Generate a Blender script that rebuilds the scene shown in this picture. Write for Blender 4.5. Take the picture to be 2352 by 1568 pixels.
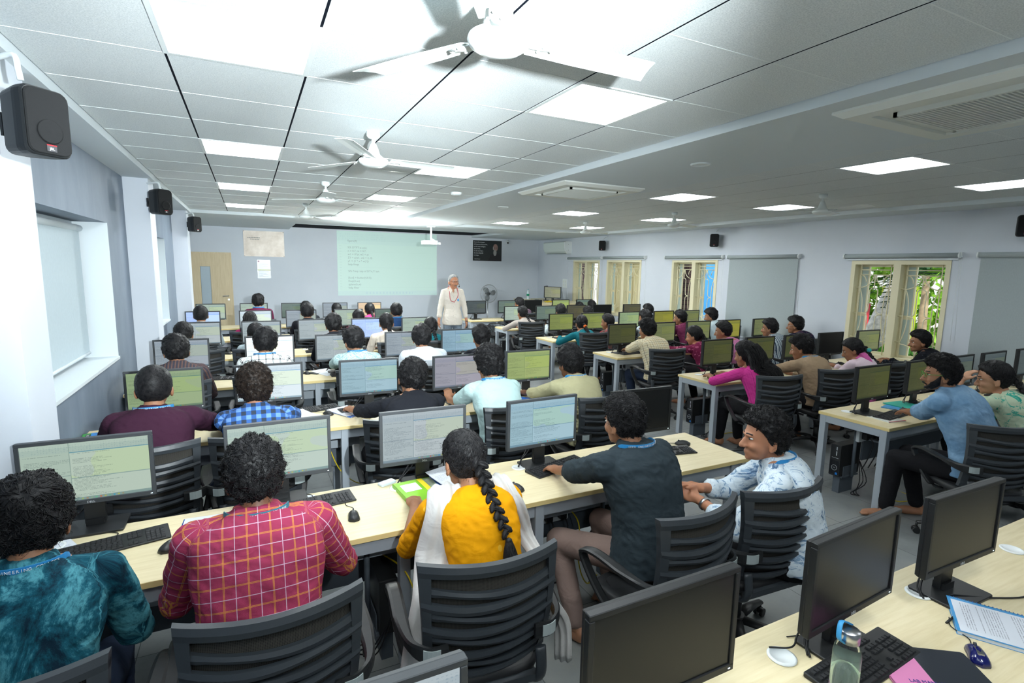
import bpy, bmesh, math, random
import numpy as np
from mathutils import Vector, Matrix, noise
for o in list(bpy.data.objects): bpy.data.objects.remove(o)
SC=bpy.context.scene; COL=SC.collection
rnd=random.Random(7); nr=np.random.RandomState(7)
PI=math.pi
# ------------------------------------------------------------------ camera
CAMH=2.0
def cam_axes(yaw,pitch,roll):
    f=np.array([math.sin(yaw)*math.cos(pitch),math.cos(yaw)*math.cos(pitch),math.sin(pitch)])
    r=np.array([math.cos(yaw),-math.sin(yaw),0.0]); u=np.cross(r,f)
    return r*math.cos(roll)+u*math.sin(roll), -r*math.sin(roll)+u*math.cos(roll), f
cr,cu,cf=cam_axes(.4634,-.1401,.0184)
cd=bpy.data.cameras.new('camera'); cam=bpy.data.objects.new('camera',cd); COL.objects.link(cam)
M4=Matrix.Identity(4)
for i in range(3):
    M4[i][0]=cr[i]; M4[i][1]=cu[i]; M4[i][2]=-cf[i]
M4[2][3]=CAMH
cam.matrix_world=M4
cd.sensor_width=36; cd.lens=1209.19/2352*36; cd.clip_start=.05; cd.clip_end=200
SC.camera=cam
# ------------------------------------------------------------------ view + world + lights
SC.view_settings.view_transform='Standard'
try: SC.view_settings.look='None'
except Exception: pass
SC.view_settings.gamma=1; SC.view_settings.exposure=0.06; SC.view_settings.use_curve_mapping=False
W=bpy.data.worlds.new('sky'); SC.world=W; W.use_nodes=True
wn=W.node_tree.nodes; wn['Background'].inputs[0].default_value=(.80,.90,1,1); wn['Background'].inputs[1].default_value=1.7
def lamp(name,kind,loc,power,color,**k):
    l=bpy.data.lights.new(name,kind); l.energy=power; l.color=color
    for a,b in k.items(): setattr(l,a,b)
    o=bpy.data.objects.new(name,l); COL.objects.link(o); o.location=loc; return o
# the photographer's flash, held a little to the right of the camera
FL=(0.52,0.0,2.2)
fl=lamp('camera_flash','POINT',FL,22,(.86,.96,1.0),shadow_soft_size=.035)
fs=lamp('camera_flash_beam','SPOT',FL,1150,(.88,.97,1.0),shadow_soft_size=.04,spot_size=math.radians(86),spot_blend=1.0)
fs.rotation_euler=(Vector((0.7,10.0,3.3))-Vector(FL)).to_track_quat('-Z','Y').to_euler()
fn=lamp('camera_flash_core','SPOT',FL,1500,(.88,.97,1.0),shadow_soft_size=.04,spot_size=math.radians(34),spot_blend=1.0)
fn.rotation_euler=(Vector((2.4,15.0,2.75))-Vector(FL)).to_track_quat('-Z','Y').to_euler()
# sun outside the windows
sn=lamp('sun','SUN',(20,0,20),3.2,(1,.97,.9),angle=.05); sn.rotation_euler=(math.radians(35),math.radians(-35),0)
LIGHT_E=21.5
ps=lamp('added_front_fill','POINT',(2.7,10.7,2.60),240,(.93,1.0,.97),shadow_soft_size=.06)  # added lamp with no fixture, brightens the front ceiling and front wall
# ------------------------------------------------------------------ node helper
class NB:
    def __init__(s,name,rough=.6,spec=.5,metal=0):
        s.m=bpy.data.materials.new(name); s.m.use_nodes=True; s.t=s.m.node_tree; s.n=s.t.nodes; s.b=s.n['Principled BSDF']
        s.b.inputs['Roughness'].default_value=rough; s.b.inputs['Metallic'].default_value=metal
        s.b.inputs['Specular IOR Level'].default_value=spec
    def link(s,a,b):
        if hasattr(a,'links'): s.t.links.new(a,b)
        else:
            if isinstance(a,(tuple,list)) and len(a)==3 and b.type=='RGBA': a=(*a,1)
            b.default_value=a
    def ma(s,op,a,b=0.0,c=None):
        n=s.n.new('ShaderNodeMath'); n.operation=op; s.link(a,n.inputs[0])
        if op not in('FRACT','FLOOR','ABSOLUTE','SINE'): s.link(b,n.inputs[1])
        if c is not None: s.link(c,n.inputs[2])
        return n.outputs[0]
    def lt(s,a,b): return s.ma('LESS_THAN',a,b)
    def gt(s,a,b): return s.ma('GREATER_THAN',a,b)
    def mul(s,a,b): return s.ma('MULTIPLY',a,b)
    def add(s,a,b): return s.ma('ADD',a,b)
    def rng(s,x,a,b): return s.mul(s.gt(x,a),s.lt(x,b))
    def mix(s,f,a,b):
        n=s.n.new('ShaderNodeMix'); n.data_type='RGBA'; n.clamp_factor=True
        s.link(f,n.inputs['Factor']); s.link(a,n.inputs[6]); s.link(b,n.inputs[7]); return n.outputs[2]
    def noise(s,v,scale,detail=3,rough=.5,dist=0):
        n=s.n.new('ShaderNodeTexNoise'); n.inputs['Scale'].default_value=scale; n.inputs['Detail'].default_value=detail
        n.inputs['Roughness'].default_value=rough; n.inputs['Distortion'].default_value=dist
        if v is not None: s.t.links.new(v,n.inputs['Vector'])
        return n.outputs[0]
    def vor(s,v,scale,feat='F1'):
        n=s.n.new('ShaderNodeTexVoronoi'); n.inputs['Scale'].default_value=scale; n.feature=feat
        if v is not None: s.t.links.new(v,n.inputs['Vector'])
        return n
    def ramp(s,f,stops):
        n=s.n.new('ShaderNodeValToRGB'); s.link(f,n.inputs[0]); e=n.color_ramp.elements
        while len(e)<len(stops): e.new(.5)
        for i,(p,c) in enumerate(stops): e[i].position=p; e[i].color=(*c,1) if len(c)==3 else c
        return n.outputs[0]
    def obj(s): return s.n.new('ShaderNodeTexCoord').outputs['Object']
    def gen(s): return s.n.new('ShaderNodeTexCoord').outputs['Generated']
    def uv(s): return s.n.new('ShaderNodeTexCoord').outputs['UV']
    def attr(s,nm):
        n=s.n.new('ShaderNodeAttribute'); n.attribute_name=nm; return n.outputs['Vector']
    def sep(s,v):
        n=s.n.new('ShaderNodeSeparateXYZ'); s.t.links.new(v,n.inputs[0]); return n.outputs
    def comb(s,x,y,z=0.0):
        n=s.n.new('ShaderNodeCombineXYZ'); s.link(x,n.inputs[0]); s.link(y,n.inputs[1]); s.link(z,n.inputs[2]); return n.outputs[0]
    def mapv(s,v,sc):
        n=s.n.new('ShaderNodeMapping'); s.t.links.new(v,n.inputs[0]); n.inputs['Scale'].default_value=sc; return n.outputs[0]
    def oi(s,k): return s.n.new('ShaderNodeObjectInfo').outputs[k]
    def bump(s,h,st=.3,d=.01):
        n=s.n.new('ShaderNodeBump'); n.inputs['Strength'].default_value=st; n.inputs['Distance'].default_value=d
        s.t.links.new(h,n.inputs['Height']); s.t.links.new(n.outputs[0],s.b.inputs['Normal'])
    def col(s,c): s.link(c,s.b.inputs['Base Color']); return s
    def emit(s,c,st=1.0): s.link(c,s.b.inputs['Emission Color']); s.link(st,s.b.inputs['Emission Strength']); return s
def srgb(r,g,b):
    f=lambda c:(c/255/12.92) if c/255<=.04045 else ((c/255+.055)/1.055)**2.4
    return (f(r),f(g),f(b))
_P={}
def plain(c,rough=.6,spec=.4,metal=0,nz=0,bumpy=0,bs=60):
    k=(tuple(c),rough,spec,metal,nz,bumpy,bs)
    if k in _P: return _P[k]
    N=NB('finish_%d'%len(_P),rough,spec,metal)
    if nz:
        f=N.noise(N.obj(),bs,4); c2=tuple(x*(1-nz) for x in c); c3=tuple(min(1,x*(1+nz)) for x in c)
        N.col(N.ramp(f,[(.3,c2),(.7,c3)]))
    else: N.col(c)
    if bumpy: N.bump(N.noise(N.obj(),bs,4),bumpy,.004)
    _P[k]=N.m; return N.m
def glow(c,st):
    N=NB('glow',.4); N.col((.8,.8,.8)); N.emit(c,st); return N.m
# ------------------------------------------------------------------ mesh builder
def nrm(v):
    v=np.asarray(v,float); l=np.linalg.norm(v); return v/l if l>1e-9 else v
class MB:
    def __init__(s): s.v=[]; s.f=[]; s.sm=[]; s.mi=[]; s.cm=0
    def add(s,vs,fs,smooth=False):
        b=len(s.v); s.v.extend([tuple(map(float,p)) for p in vs]); s.f.extend([tuple(b+i for i in f) for f in fs])
        s.sm.extend([smooth]*len(fs)); s.mi.extend([s.cm]*len(fs)); return s
    def box(s,a,b,R=None,c=None):
        x0,y0,z0=a; x1,y1,z1=b
        vs=[(x,y,z) for x in(x0,x1) for y in(y0,y1) for z in(z0,z1)]
        if R is not None:
            c=np.array(c if c is not None else (0,0,0)); vs=[tuple(np.asarray(R)@np.array(v)+c) for v in vs]
        return s.add(vs,[(0,1,3,2),(4,6,7,5),(0,4,5,1),(2,3,7,6),(0,2,6,4),(1,5,7,3)])
    def rbox(s,a,b,r=.01,seg=3,axis=2):
        # box with rounded vertical (axis) edges and small chamfer on the ends
        a=np.array(a,float); b=np.array(b,float); c=(a+b)/2; h=(b-a)/2
        ax=[i for i in range(3) if i!=axis]; r=min(r,h[ax[0]]*.99,h[ax[1]]*.99); e=min(r*.3,h[axis]*.4)
        rings=[]
        for z,ins in((-h[axis],e),(-h[axis]+e,0),(h[axis]-e,0),(h[axis],e)):
            ring=[]
            for k,(sx,sy) in enumerate(((1,1),(-1,1),(-1,-1),(1,-1))):
                for j in range(seg+1):
                    t=PI/2*(k+j/seg); p=np.zeros(3)
                    p[ax[0]]=sx*(h[ax[0]]-r)+math.cos(t)*(r-ins); p[ax[1]]=sy*(h[ax[1]]-r)+math.sin(t)*(r-ins); p[axis]=z; ring.append(p+c)
            rings.append(ring)
        return s.loft(rings,True,True,smooth=False)
    def loft(s,rings,cap0=True,cap1=True,closed=True,smooth=True):
        n=len(rings[0]); vs=[p for r in rings for p in r]; fs=[]
        for i in range(len(rings)-1):
            for j in range(n if closed else n-1):
                k=(j+1)%n; fs.append((i*n+j,i*n+k,(i+1)*n+k,(i+1)*n+j))
        s.add(vs,fs,smooth)
        b=len(s.v)-len(vs)
        if cap0: s.f.append(tuple(b+j for j in range(n))[::-1]); s.sm.append(False); s.mi.append(s.cm)
        if cap1: s.f.append(tuple(b+(len(rings)-1)*n+j for j in range(n))); s.sm.append(False); s.mi.append(s.cm)
        return s
    def tube(s,pts,r,n=8,flat=None,up=None,caps=True,smooth=True):
        # sweep; r number or list; flat=(a,b) elliptical/box factors
        P=[np.array(p,float) for p in pts]; m=len(P)
        rr=r if hasattr(r,'__len__') else [r]*m
        T=[nrm(P[min(i+1,m-1)]-P[max(i-1,0)]) for i in range(m)]
        u=np.array(up if up is not None else (0,0,1),float)
        if abs(u@T[0])>.95: u=np.array((1,0,0.)) if abs(T[0][0])<.9 else np.array((0,1,0.))
        rings=[]
        for i in range(m):
            if up is not None:
                a=nrm(np.cross(T[i],u)) if np.linalg.norm(np.cross(T[i],u))>1e-3 else a
            else:
                if i==0: a=nrm(np.cross(T[0],u))
                else: a=nrm(a-T[i]*(a@T[i]))
            b=np.cross(a,T[i]); fa,fb=flat if flat else (1,1)
            rings.append([P[i]+rr[i]*(a*fa*math.cos(t)+b*fb*math.sin(t)) for t in [2*PI*(k+.5)/n for k in range(n)]])
        return s.loft(rings,caps,caps,smooth=smooth)
    def ell(s,c,r,R=None,nu=16,nv=10):
        c=np.array(c,float); r=np.array(r if hasattr(r,'__len__') else (r,r,r),float); R=np.eye(3) if R is None else np.asarray(R)
        rings=[]; 
        for i in range(nv+1):
            t=PI*(i+.0001)/(nv+.0002) ; z=-math.cos(t); q=math.sin(t)
            rings.append([c+R@(r*np.array((q*math.cos(2*PI*j/nu),q*math.sin(2*PI*j/nu),z))) for j in range(nu)])
        return s.loft(rings,True,True)
    def cyl(s,c,r,h,n=20,axis=2,r2=None,smooth=True):
        a=np.zeros(3); a[axis]=h; c=np.array(c,float)
        return s.tube([c,c+a],[r,r if r2 is None else r2],n,smooth=smooth)
    def cap(s,a,b,ra,rb,n=14):
        # capsule, tapered
        a=np.array(a,float); b=np.array(b,float); t=nrm(b-a); pts=[];rr=[]
        for k in range(5):
            q=PI/2*(k+.02)/5; pts.append(a-t*ra*math.cos(q)); rr.append(ra*math.sin(q))
        for k in range(5): 
            f=k/4; pts.append(a+(b-a)*f); rr.append(ra+(rb-ra)*f)
        for k in range(4,-1,-1):
            q=PI/2*(k+.02)/5; pts.append(b+t*rb*math.cos(q)); rr.append(rb*math.sin(q))
        return s.tube(pts,rr,n)
    def lathe(s,prof,c=(0,0,0),n=24,smooth=True):
        c=np.array(c,float)
        return s.loft([[c+np.array((max(r,1e-4)*math.cos(2*PI*j/n),max(r,1e-4)*math.sin(2*PI*j/n),z)) for j in range(n)] for r,z in prof],True,True,smooth=smooth)
    def mesh(s,name,mats,fix=True):
        me=bpy.data.meshes.new(name); me.from_pydata(s.v,[],s.f); 
        me.polygons.foreach_set('use_smooth',s.sm); me.polygons.foreach_set('material_index',s.mi)
        for m in (mats if isinstance(mats,(list,tuple)) else [mats]): me.materials.append(m)
        if fix:
            bm=bmesh.new(); bm.from_mesh(me); bmesh.ops.recalc_face_normals(bm,faces=bm.faces); bm.to_mesh(me); bm.free()
        me.update(); return me
    def build(s,name,mats,parent=None,loc=None,rot=None,fix=True):
        o=bpy.data.objects.new(name,s.mesh(name,mats,fix)); COL.objects.link(o)
        if parent is not None: o.parent=parent
        if loc is not None: o.location=loc
        if rot is not None: o.rotation_euler=rot
        return o
def bevel(o,w=.003,seg=2):
    m=o.modifiers.new('bevel','BEVEL'); m.width=w; m.segments=seg; m.limit_method='ANGLE'; return o
def tag(o,label=None,cat=None,group=None,kind=None):
    if label: o['label']=label
    if cat: o['category']=cat
    if group: o['group']=group
    if kind: o['kind']=kind
    return o
def struct(o): o['kind']='structure'; return o
def empty(name,loc=(0,0,0),rz=0):
    o=bpy.data.objects.new(name,None); COL.objects.link(o); o.location=loc; o.rotation_euler=(0,0,rz); o.empty_display_size=.1; return o
def dup(root,loc=None,rz=None,rot=None):
    r=root.copy(); COL.objects.link(r)
    for k in('label','group'):
        if k in r.keys() : del r[k]
    if loc is not None: r.location=loc
    if rz is not None: r.rotation_euler=(0,0,rz)
    if rot is not None: r.rotation_euler=rot
    for ch in list(root.children):
        c=ch.copy(); COL.objects.link(c); c.parent=r
        for g in list(ch.children):
            d=g.copy(); COL.objects.link(d); d.parent=c
    return r
def kids(o,nm): return [c for c in o.children if c.name.split('.')[0]==nm]
_T={}
def text_mesh(txt,size,mat,ext=.0004,align='CENTER',sx=1.0):
    k=(txt,size,mat.name,align,sx)
    if k in _T: return _T[k]
    c=bpy.data.curves.new('lettering','FONT'); c.body=txt; c.size=size; c.extrude=ext; c.align_x=align; c.align_y='CENTER'; c.resolution_u=2
    o=bpy.data.objects.new('tmp',c); COL.objects.link(o); dg=bpy.context.evaluated_depsgraph_get(); dg.update()
    me=bpy.data.meshes.new_from_object(o.evaluated_get(dg)); bpy.data.objects.remove(o); me.materials.clear(); me.materials.append(mat)
    if sx!=1.0:
        for v in me.vertices: v.co.x*=sx
    _T[k]=me; return me
def text(txt,size,mat,parent,loc,rot,name='lettering',align='CENTER',sx=1.0):
    o=bpy.data.objects.new(name,text_mesh(txt,size,mat,align=align,sx=sx)); COL.objects.link(o)
    if parent: o.parent=parent
    o.location=loc; o.rotation_euler=rot; return o
def curve_pts(P,n=24):
    # catmull-rom through points
    P=[np.array(p,float) for p in P]; Q=[2*P[0]-P[1]]+P+[2*P[-1]-P[-2]]; out=[]
    per=max(2,n//(len(P)-1))
    for i in range(1,len(Q)-2):
        for k in range(per):
            t=k/per; a,b,c,d=Q[i-1],Q[i],Q[i+1],Q[i+2]
            out.append(.5*((2*b)+(-a+c)*t+(2*a-5*b+4*c-d)*t*t+(-a+3*b-3*c+d)*t**3))
    out.append(P[-1]); return out
# ------------------------------------------------------------------ shared finishes
def m_wall():
    N=NB('wall_paint',.75,.25); f=N.noise(N.obj(),1.5,4); N.col(N.ramp(f,[(.2,srgb(204,211,220)),(.8,srgb(214,220,228))])); N.bump(N.noise(N.obj(),120,2),.08,.002); return N.m
WALL=m_wall()
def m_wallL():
    N=NB('wall_paint_smudged_shaded',.6,.3); o=N.obj(); f=N.noise(N.mapv(o,(1,1,.35)),3.0,6,.7); N.col(N.ramp(f,[(.25,srgb(112,124,138)),(.75,srgb(132,144,158))])); return N.m  # grazing-light shade of the left wall put into the paint colour, plus random smudging
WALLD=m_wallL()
SOFF=plain(srgb(216,224,228),.7,.25)
WHITE=plain(srgb(232,238,238),.35,.5)
WHITE2=plain(srgb(225,228,222),.4,.5)
CREAM=plain(srgb(226,219,186),.45,.4)
BLK=plain((.012,.013,.014),.42,.5)
BLK2=plain((.02,.021,.023),.55,.4,bumpy=.1,bs=300)
CHARC=plain(srgb(52,57,62),.42,.5,bumpy=.05,bs=400)
BEZ=plain(srgb(58,62,66),.5,.4,bumpy=.08,bs=500)
BEZB=plain(srgb(30,32,34),.45,.4)
DESKG=plain(srgb(160,168,176),.4,.5)
DARKP=plain(srgb(88,96,104),.6,.3)
METAL=plain((.55,.56,.58),.3,.5,1)
CABLE=plain((.01,.01,.012),.5,.4)
YCAB=plain(srgb(205,180,20),.5,.4)
PAPER=plain(srgb(218,222,228),.8,.2)
def m_tile():
    N=NB('ceiling_tile',.85,.15); o=N.obj(); f=N.noise(o,170,3,.7); N.col(N.ramp(f,[(.35,srgb(204,211,213)),(.62,srgb(232,237,238))])); N.bump(f,.25,.003); return N.m
TILE=m_tile()
def m_floor():
    N=NB('floor_tiles',.38,.4); o=N.obj(); s=N.sep(o)
    gx=N.ma('FRACT',N.mul(s[0],1/.6)); gy=N.ma('FRACT',N.mul(s[1],1/.6))
    g=N.ma('MINIMUM',gx,gy); c=N.comb(N.ma('FLOOR',N.mul(s[0],1/.6)),N.ma('FLOOR',N.mul(s[1],1/.6)))
    wn_=N.n.new('ShaderNodeTexWhiteNoise'); wn_.noise_dimensions='2D'; N.t.links.new(c,wn_.inputs['Vector'])
    f=N.add(N.mul(N.noise(o,2.2,7,.65),.8),N.mul(wn_.outputs[0],.2))
    base=N.ramp(f,[(.3,srgb(112,117,118)),(.55,srgb(138,142,142)),(.75,srgb(150,150,144))])
    N.col(N.mix(N.lt(g,.007),base,srgb(70,74,76))); N.bump(N.noise(o,40,4),.06,.002); return N.m
FLOOR=m_floor()
def m_maple():
    N=NB('maple_laminate',.4,.4); o=N.obj(); v=N.mapv(o,(1.1,16,16)); f=N.noise(v,3.5,5,.6,.4)
    N.col(N.ramp(f,[(.25,srgb(212,196,154)),(.55,srgb(224,210,172)),(.8,srgb(230,218,184))])); return N.m
MAPLE=m_maple()
EDGE=plain(srgb(222,200,140),.5,.4)
def m_door():
    N=NB('door_veneer',.45,.4); o=N.obj(); v=N.mapv(o,(16,16,1.0)); f=N.noise(v,3,5,.6,.5)
    N.col(N.ramp(f,[(.25,srgb(202,182,144)),(.55,srgb(214,196,160)),(.8,srgb(220,204,170))])); return N.m
DOORM=m_door()
def m_mesh():
    N=NB('chair_mesh',.8,.2); o=N.obj(); s=N.sep(o); a=N.lt(N.ma('FRACT',N.mul(s[0],220)),.45); b=N.lt(N.ma('FRACT',N.mul(s[2],220)),.45)
    N.col(N.mix(N.ma('MAXIMUM',a,b),(.01,.01,.01),srgb(66,64,60))); return N.m
MESHM=m_mesh()
def m_screen(name,dark=False):
    N=NB(name,.35,.12); u=N.sep(N.uv()); x,y=u[0],u[1]; rn=N.oi('Random'); tint=N.oi('Color')
    split=N.add(.33,N.mul(rn,.12))
    left=N.lt(x,split)
    # editor background, panes
    top=N.gt(y,.93); tb=N.rng(y,.84,.93); task=N.lt(y,.055); edit=N.mul(N.gt(x,split),N.rng(y,.40,.82)); con=N.mul(N.gt(x,split),N.rng(y,.055,.38))
    base=N.mix(.35,(1,1,1),(1,1,1))
    k=(.93,.95,.97)
    c=N.mix(left,(.92,.94,.95),(.80,.85,.86))
    c=N.mix(N.mul(edit,N.lt(N.noise(N.comb(x,y,rn),2.2,1),.55)),c,(.95,1.0,.80))
    c=N.mix(tb,c,(.76,.82,.86)); c=N.mix(top,c,(.86,.9,.93))
    c=N.mix(N.mul(N.rng(y,.825,.84),N.gt(x,split)),c,(.25,.5,.72))
    c=N.mix(N.mul(N.rng(y,.385,.40),N.gt(x,split)),c,(.5,.6,.66))
    c=N.mix(N.rng(N.ma('SUBTRACT',x,split),-.003,.003),c,(.5,.58,.6))
    c=N.mix(N.mul(left,N.rng(y,.44,.455)),c,(.55,.62,.66))
    # text lines
    rows=N.mul(y,44); ri=N.ma('FLOOR',rows); rf=N.ma('FRACT',rows)
    lw=N.noise(N.comb(N.mul(ri,.37),N.mul(rn,9),N.mul(left,3.3)),2.0,0)
    xs=N.mix(left,N.comb(N.ma('SUBTRACT',x,split),0,0),N.comb(x,0,0)); xr=N.sep(xs)[0]
    txt=N.mul(N.rng(rf,.25,.7),N.mul(N.lt(xr,N.mul(lw,.55)),N.gt(xr,.02)))
    wd=N.gt(N.noise(N.comb(N.mul(x,150),N.mul(ri,7.7),rn),1.0,1),.44)
    gate=N.gt(N.noise(N.comb(N.mul(ri,.21),rn,2.0),1.6,0),.40)
    txt=N.mul(N.mul(txt,wd),N.mul(gate,N.rng(y,.07,.82)))
    c=N.mix(N.mul(txt,.42),c,(.12,.16,.2))
    # tool bar icons
    ib=N.mul(N.mul(N.lt(N.ma('FRACT',N.mul(x,46)),.5),N.rng(N.ma('FRACT',N.mul(y,34)),.3,.75)),N.mul(N.rng(y,.84,.96),N.gt(N.noise(N.comb(N.mul(x,60),N.mul(ri,2.0),rn),1,0),.46)))
    c=N.mix(N.mul(ib,.28),c,(.2,.33,.5))
    c=N.mix(task,c,(.42,.52,.58))
    ic=N.mul(N.rng(y,.015,.042),N.mul(N.rng(x,.42,.78),N.lt(N.ma('FRACT',N.mul(x,28)),.45)))
    c=N.mix(ic,c,N.ramp(N.ma('FRACT',N.mul(N.ma('FLOOR',N.mul(x,28)),.37)),[(0,(.05,.5,.9)),(.35,(.9,.7,.1)),(.6,(.1,.7,.6)),(.9,(.9,.25,.15))]))
    mx=N.n.new('ShaderNodeMix'); mx.data_type='RGBA'; mx.blend_type='MULTIPLY'; mx.inputs[0].default_value=1; N.t.links.new(c,mx.inputs[6]); N.t.links.new(tint,mx.inputs[7])
    N.col((.012,.012,.014)); N.emit(mx.outputs[2],.92); return N.m
SCREEN=m_screen('lit_screen')
SCROFF=plain((.008,.009,.010),.3,.35)
# ================================================================== THE ROOM
XL,XR,YB,YN=-1.12,8.5,15.2,-3.2
ZC=2.905; ZS=2.85
b=MB(); b.box((-1.8,YN,-.1),(XR+.25,YB+.2,0)); struct(b.build('floor',FLOOR))
# back (screen) wall and the wall behind the camera
b=MB(); b.box((-1.8,YB,0),(XR+.25,YB+.2,3.4)); struct(b.build('wall_front',WALL))
b=MB(); b.box((-1.8,YN-.2,0),(XR+.25,YN,3.4)); struct(b.build('wall_rear',WALL))
def wall_with_holes(name,x0,x1,holes,mat,y0=YN,y1=YB,ztop=3.2):
    b=MB(); ys=y0
    for (a,c,z0,z1) in sorted(holes):
        b.box((x0,ys,0),(x1,a,ztop)); b.box((x0,a,0),(x1,c,z0)); b.box((x0,a,z1),(x1,c,ztop)); ys=c
    b.box((x0,ys,0),(x1,y1,ztop)); return struct(b.build(name,mat))
LW=[(3.75,5.97,1.11,2.33),(7.55,9.62,1.11,2.33)]
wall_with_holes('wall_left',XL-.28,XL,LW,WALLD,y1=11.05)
b=MB(); b.box((-1.8,11.05,0),(-1.5,YB,3.3)); b.box((-1.5,11.0,0),(XL,11.05,3.3)); struct(b.build('wall_left_end',WALL))
RW=[(11.8,13.08,.80,2.235),(10.1,11.47,.80,2.235),(7.77,9.06,.80,2.23),(3.79,5.11,.72,2.2)]
wall_with_holes('wall_right',XR,XR+.22,RW,WALL)
# pillars on the left
for i,(a,c) in enumerate(((2.99,3.34),(6.80,7.16),(10.65,11.05))):
    b=MB(); b.box((XL-.02,a,0),(-.90,c,ZS+.01)); struct(b.build('trim_pillar',WALL))
# left window recesses: sill, reveal board behind the blind
for a,c,z0,z1 in LW:
    b=MB(); b.box((XL-.27,a-.0,z0-.02),(XL+.012,c,z0+.004)); struct(b.build('trim_sill',SOFF))
    b=MB(); b.box((XL-.25,c-.012,z0),(XL+.001,c,z1)); struct(b.build('trim_jamb',SOFF))
    b=MB(); b.box((XL-.27,a,z0),(XL-.25,c,z1)); struct(b.build('window_%d'%(7 if a<5 else 8),plain(srgb(190,200,206),.3)))
BLND=plain(srgb(190,202,206),.8,.2,nz=.05,bs=200)
def m_blind(c,nm):
    N=NB(nm,.85,.15); o=N.obj(); N.col(N.ramp(N.noise(N.mapv(o,(1,1,.25)),160,2),[(.3,tuple(x*.93 for x in c)),(.7,c)])); return N.m
BL1=m_blind(srgb(188,202,208),'blind_cloth_left'); BL2=m_blind(srgb(168,178,180),'blind_cloth')
for k,(a,c,z0,z1) in enumerate(LW):
    t=empty('roller_blind',(XL-.2,(a+c)/2,z1-.06)); tag(t,['grey roller blind pulled down in the nearest left window','grey roller blind in the left window past the second pillar'][k],'blind','roller blinds in the left windows')
    h=(c-a)/2-.035
    m=MB(); m.cyl((0,-h,0),.028,2*h,16,axis=1); m.build('roller_tube',SOFF,t)
    m=MB(); m.box((-.004,-h+.03,-(z1-.06-z0)+.06),(.004,h-.03,0)); m.build('blind_cloth',BL1,t)
    m=MB(); m.cyl((0,-h+.03,-(z1-.06-z0)+.055),.014,2*h-.06,12,axis=1); m.build('bottom_bar',SOFF,t)
# ---------------------------------------------------------------- ceilings
DK=plain((.004,.006,.012),.9,.1)
GX=[-.2834,.2964,.8986,1.4955,2.0912,2.689]; GX[0]=-.2834
XLN=[-.86,-.2834,.2964,.8986,1.4955,2.0912,2.69]
J0=2.2945
YLN=[J0+.6*j for j in range(-9,15)]
YLN=[YN]+[y for y in YLN if y>YN+.1]+[11.0]
LIGHTS=[]
def tiles(name,xs,ys,holes):
    b=MB()
    for i in range(len(xs)-1):
        for j in range(len(ys)-1):
            if any(abs((xs[i]+xs[i+1])/2-hx)<.2 and abs((ys[j]+ys[j+1])/2-hy)<.2 for hx,hy in holes): continue
            g_=.0055 if xs[0]<0 else .0048
            b.box((xs[i]+g_,ys[j]+.0015,ZC),(xs[i+1]-g_,ys[j+1]-.0015,ZC+.015))
    return struct(b.build(name,TILE))
hl=[]
for j in(-4,0,4,8,12):
    hl+= [(.006,J0+.6*j+.3),(1.793,J0+.6*j+.3)]
hl=[h for h in hl if h[1]<11 and h[1]>YN]
XR2=[4.0,4.62,5.23,5.85,6.52,7.13,7.89]; YR2=[YN]+[2.40-.61*9+.61*j for j in range(0,24) if 2.40-.61*9+.61*j<10.95 and 2.40-.61*9+.61*j>YN+.1]+[11.0]
hr=[]
for y in(-.04,2.40,4.84,7.28,9.72):
    hr+=[(4.925,y+.305),(6.825,y+.305)]
tiles('ceiling_left',XLN,YLN,hl); tiles('ceiling_right',XR2,YR2,hr)
b=MB(); b.box((-1.4,YN,ZC+.03),(XR,YB,ZC+.05)); b.box((-1.8,YN-.2,3.35),(XR+.3,YB+.2,3.4)); struct(b.build('ceiling_void',DK))
# dark grooves between the tile rows
b=MB()
for x in XLN[1:-1]: b.box((x-.006,YN,ZC+.0012),(x+.006,11.0,ZC+.016))
for x in XR2[1:-1]: b.box((x-.005,YN,ZC+.0008),(x+.005,11.0,ZC+.016))
struct(b.build('trim_groove',DK))
# thin white cross tees
b=MB()
for y in YLN[1:-1]: [b.box((XLN[i]+.0085,y-.003,ZC-.0015),(XLN[i+1]-.0085,y+.003,ZC+.003)) for i in range(6)]
for y in YR2[1:-1]: [b.box((XR2[i]+.006,y-.003,ZC-.001),(XR2[i+1]-.006,y+.003,ZC+.003)) for i in range(6)]
struct(b.build('trim_tee',WHITE))
b=MB()
b.box((-1.45,YN,ZS),(-.86,11.0,ZC+.04)); struct(b.build('ceiling_border_left',SOFF))
b=MB(); b.box((2.69,YN,ZS),(4.0,11.0,ZC+.04)); struct(b.build('ceiling_beam',SOFF))
b=MB(); b.box((7.89,YN,ZS),(XR,11.0,ZC+.04)); struct(b.build('ceiling_border_right',SOFF))
b=MB(); ZF=2.872
b.box((-1.5,11.0,ZF),(XR,12.9,ZC+.04)); b.box((-1.5,12.9,ZF),(1.0,YB,ZC+.2)); b.box((6.15,12.9,ZF),(XR,YB,ZC+.2)); b.box((1.0,12.9,2.96),(6.15,YB,3.02))
b.box((1.0,12.85,2.87),(6.15,12.9,3.0)); b.box((-1.5,10.99,ZS),(XR,11.02,ZC+.02))
struct(b.build('ceiling_front',SOFF))
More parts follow.
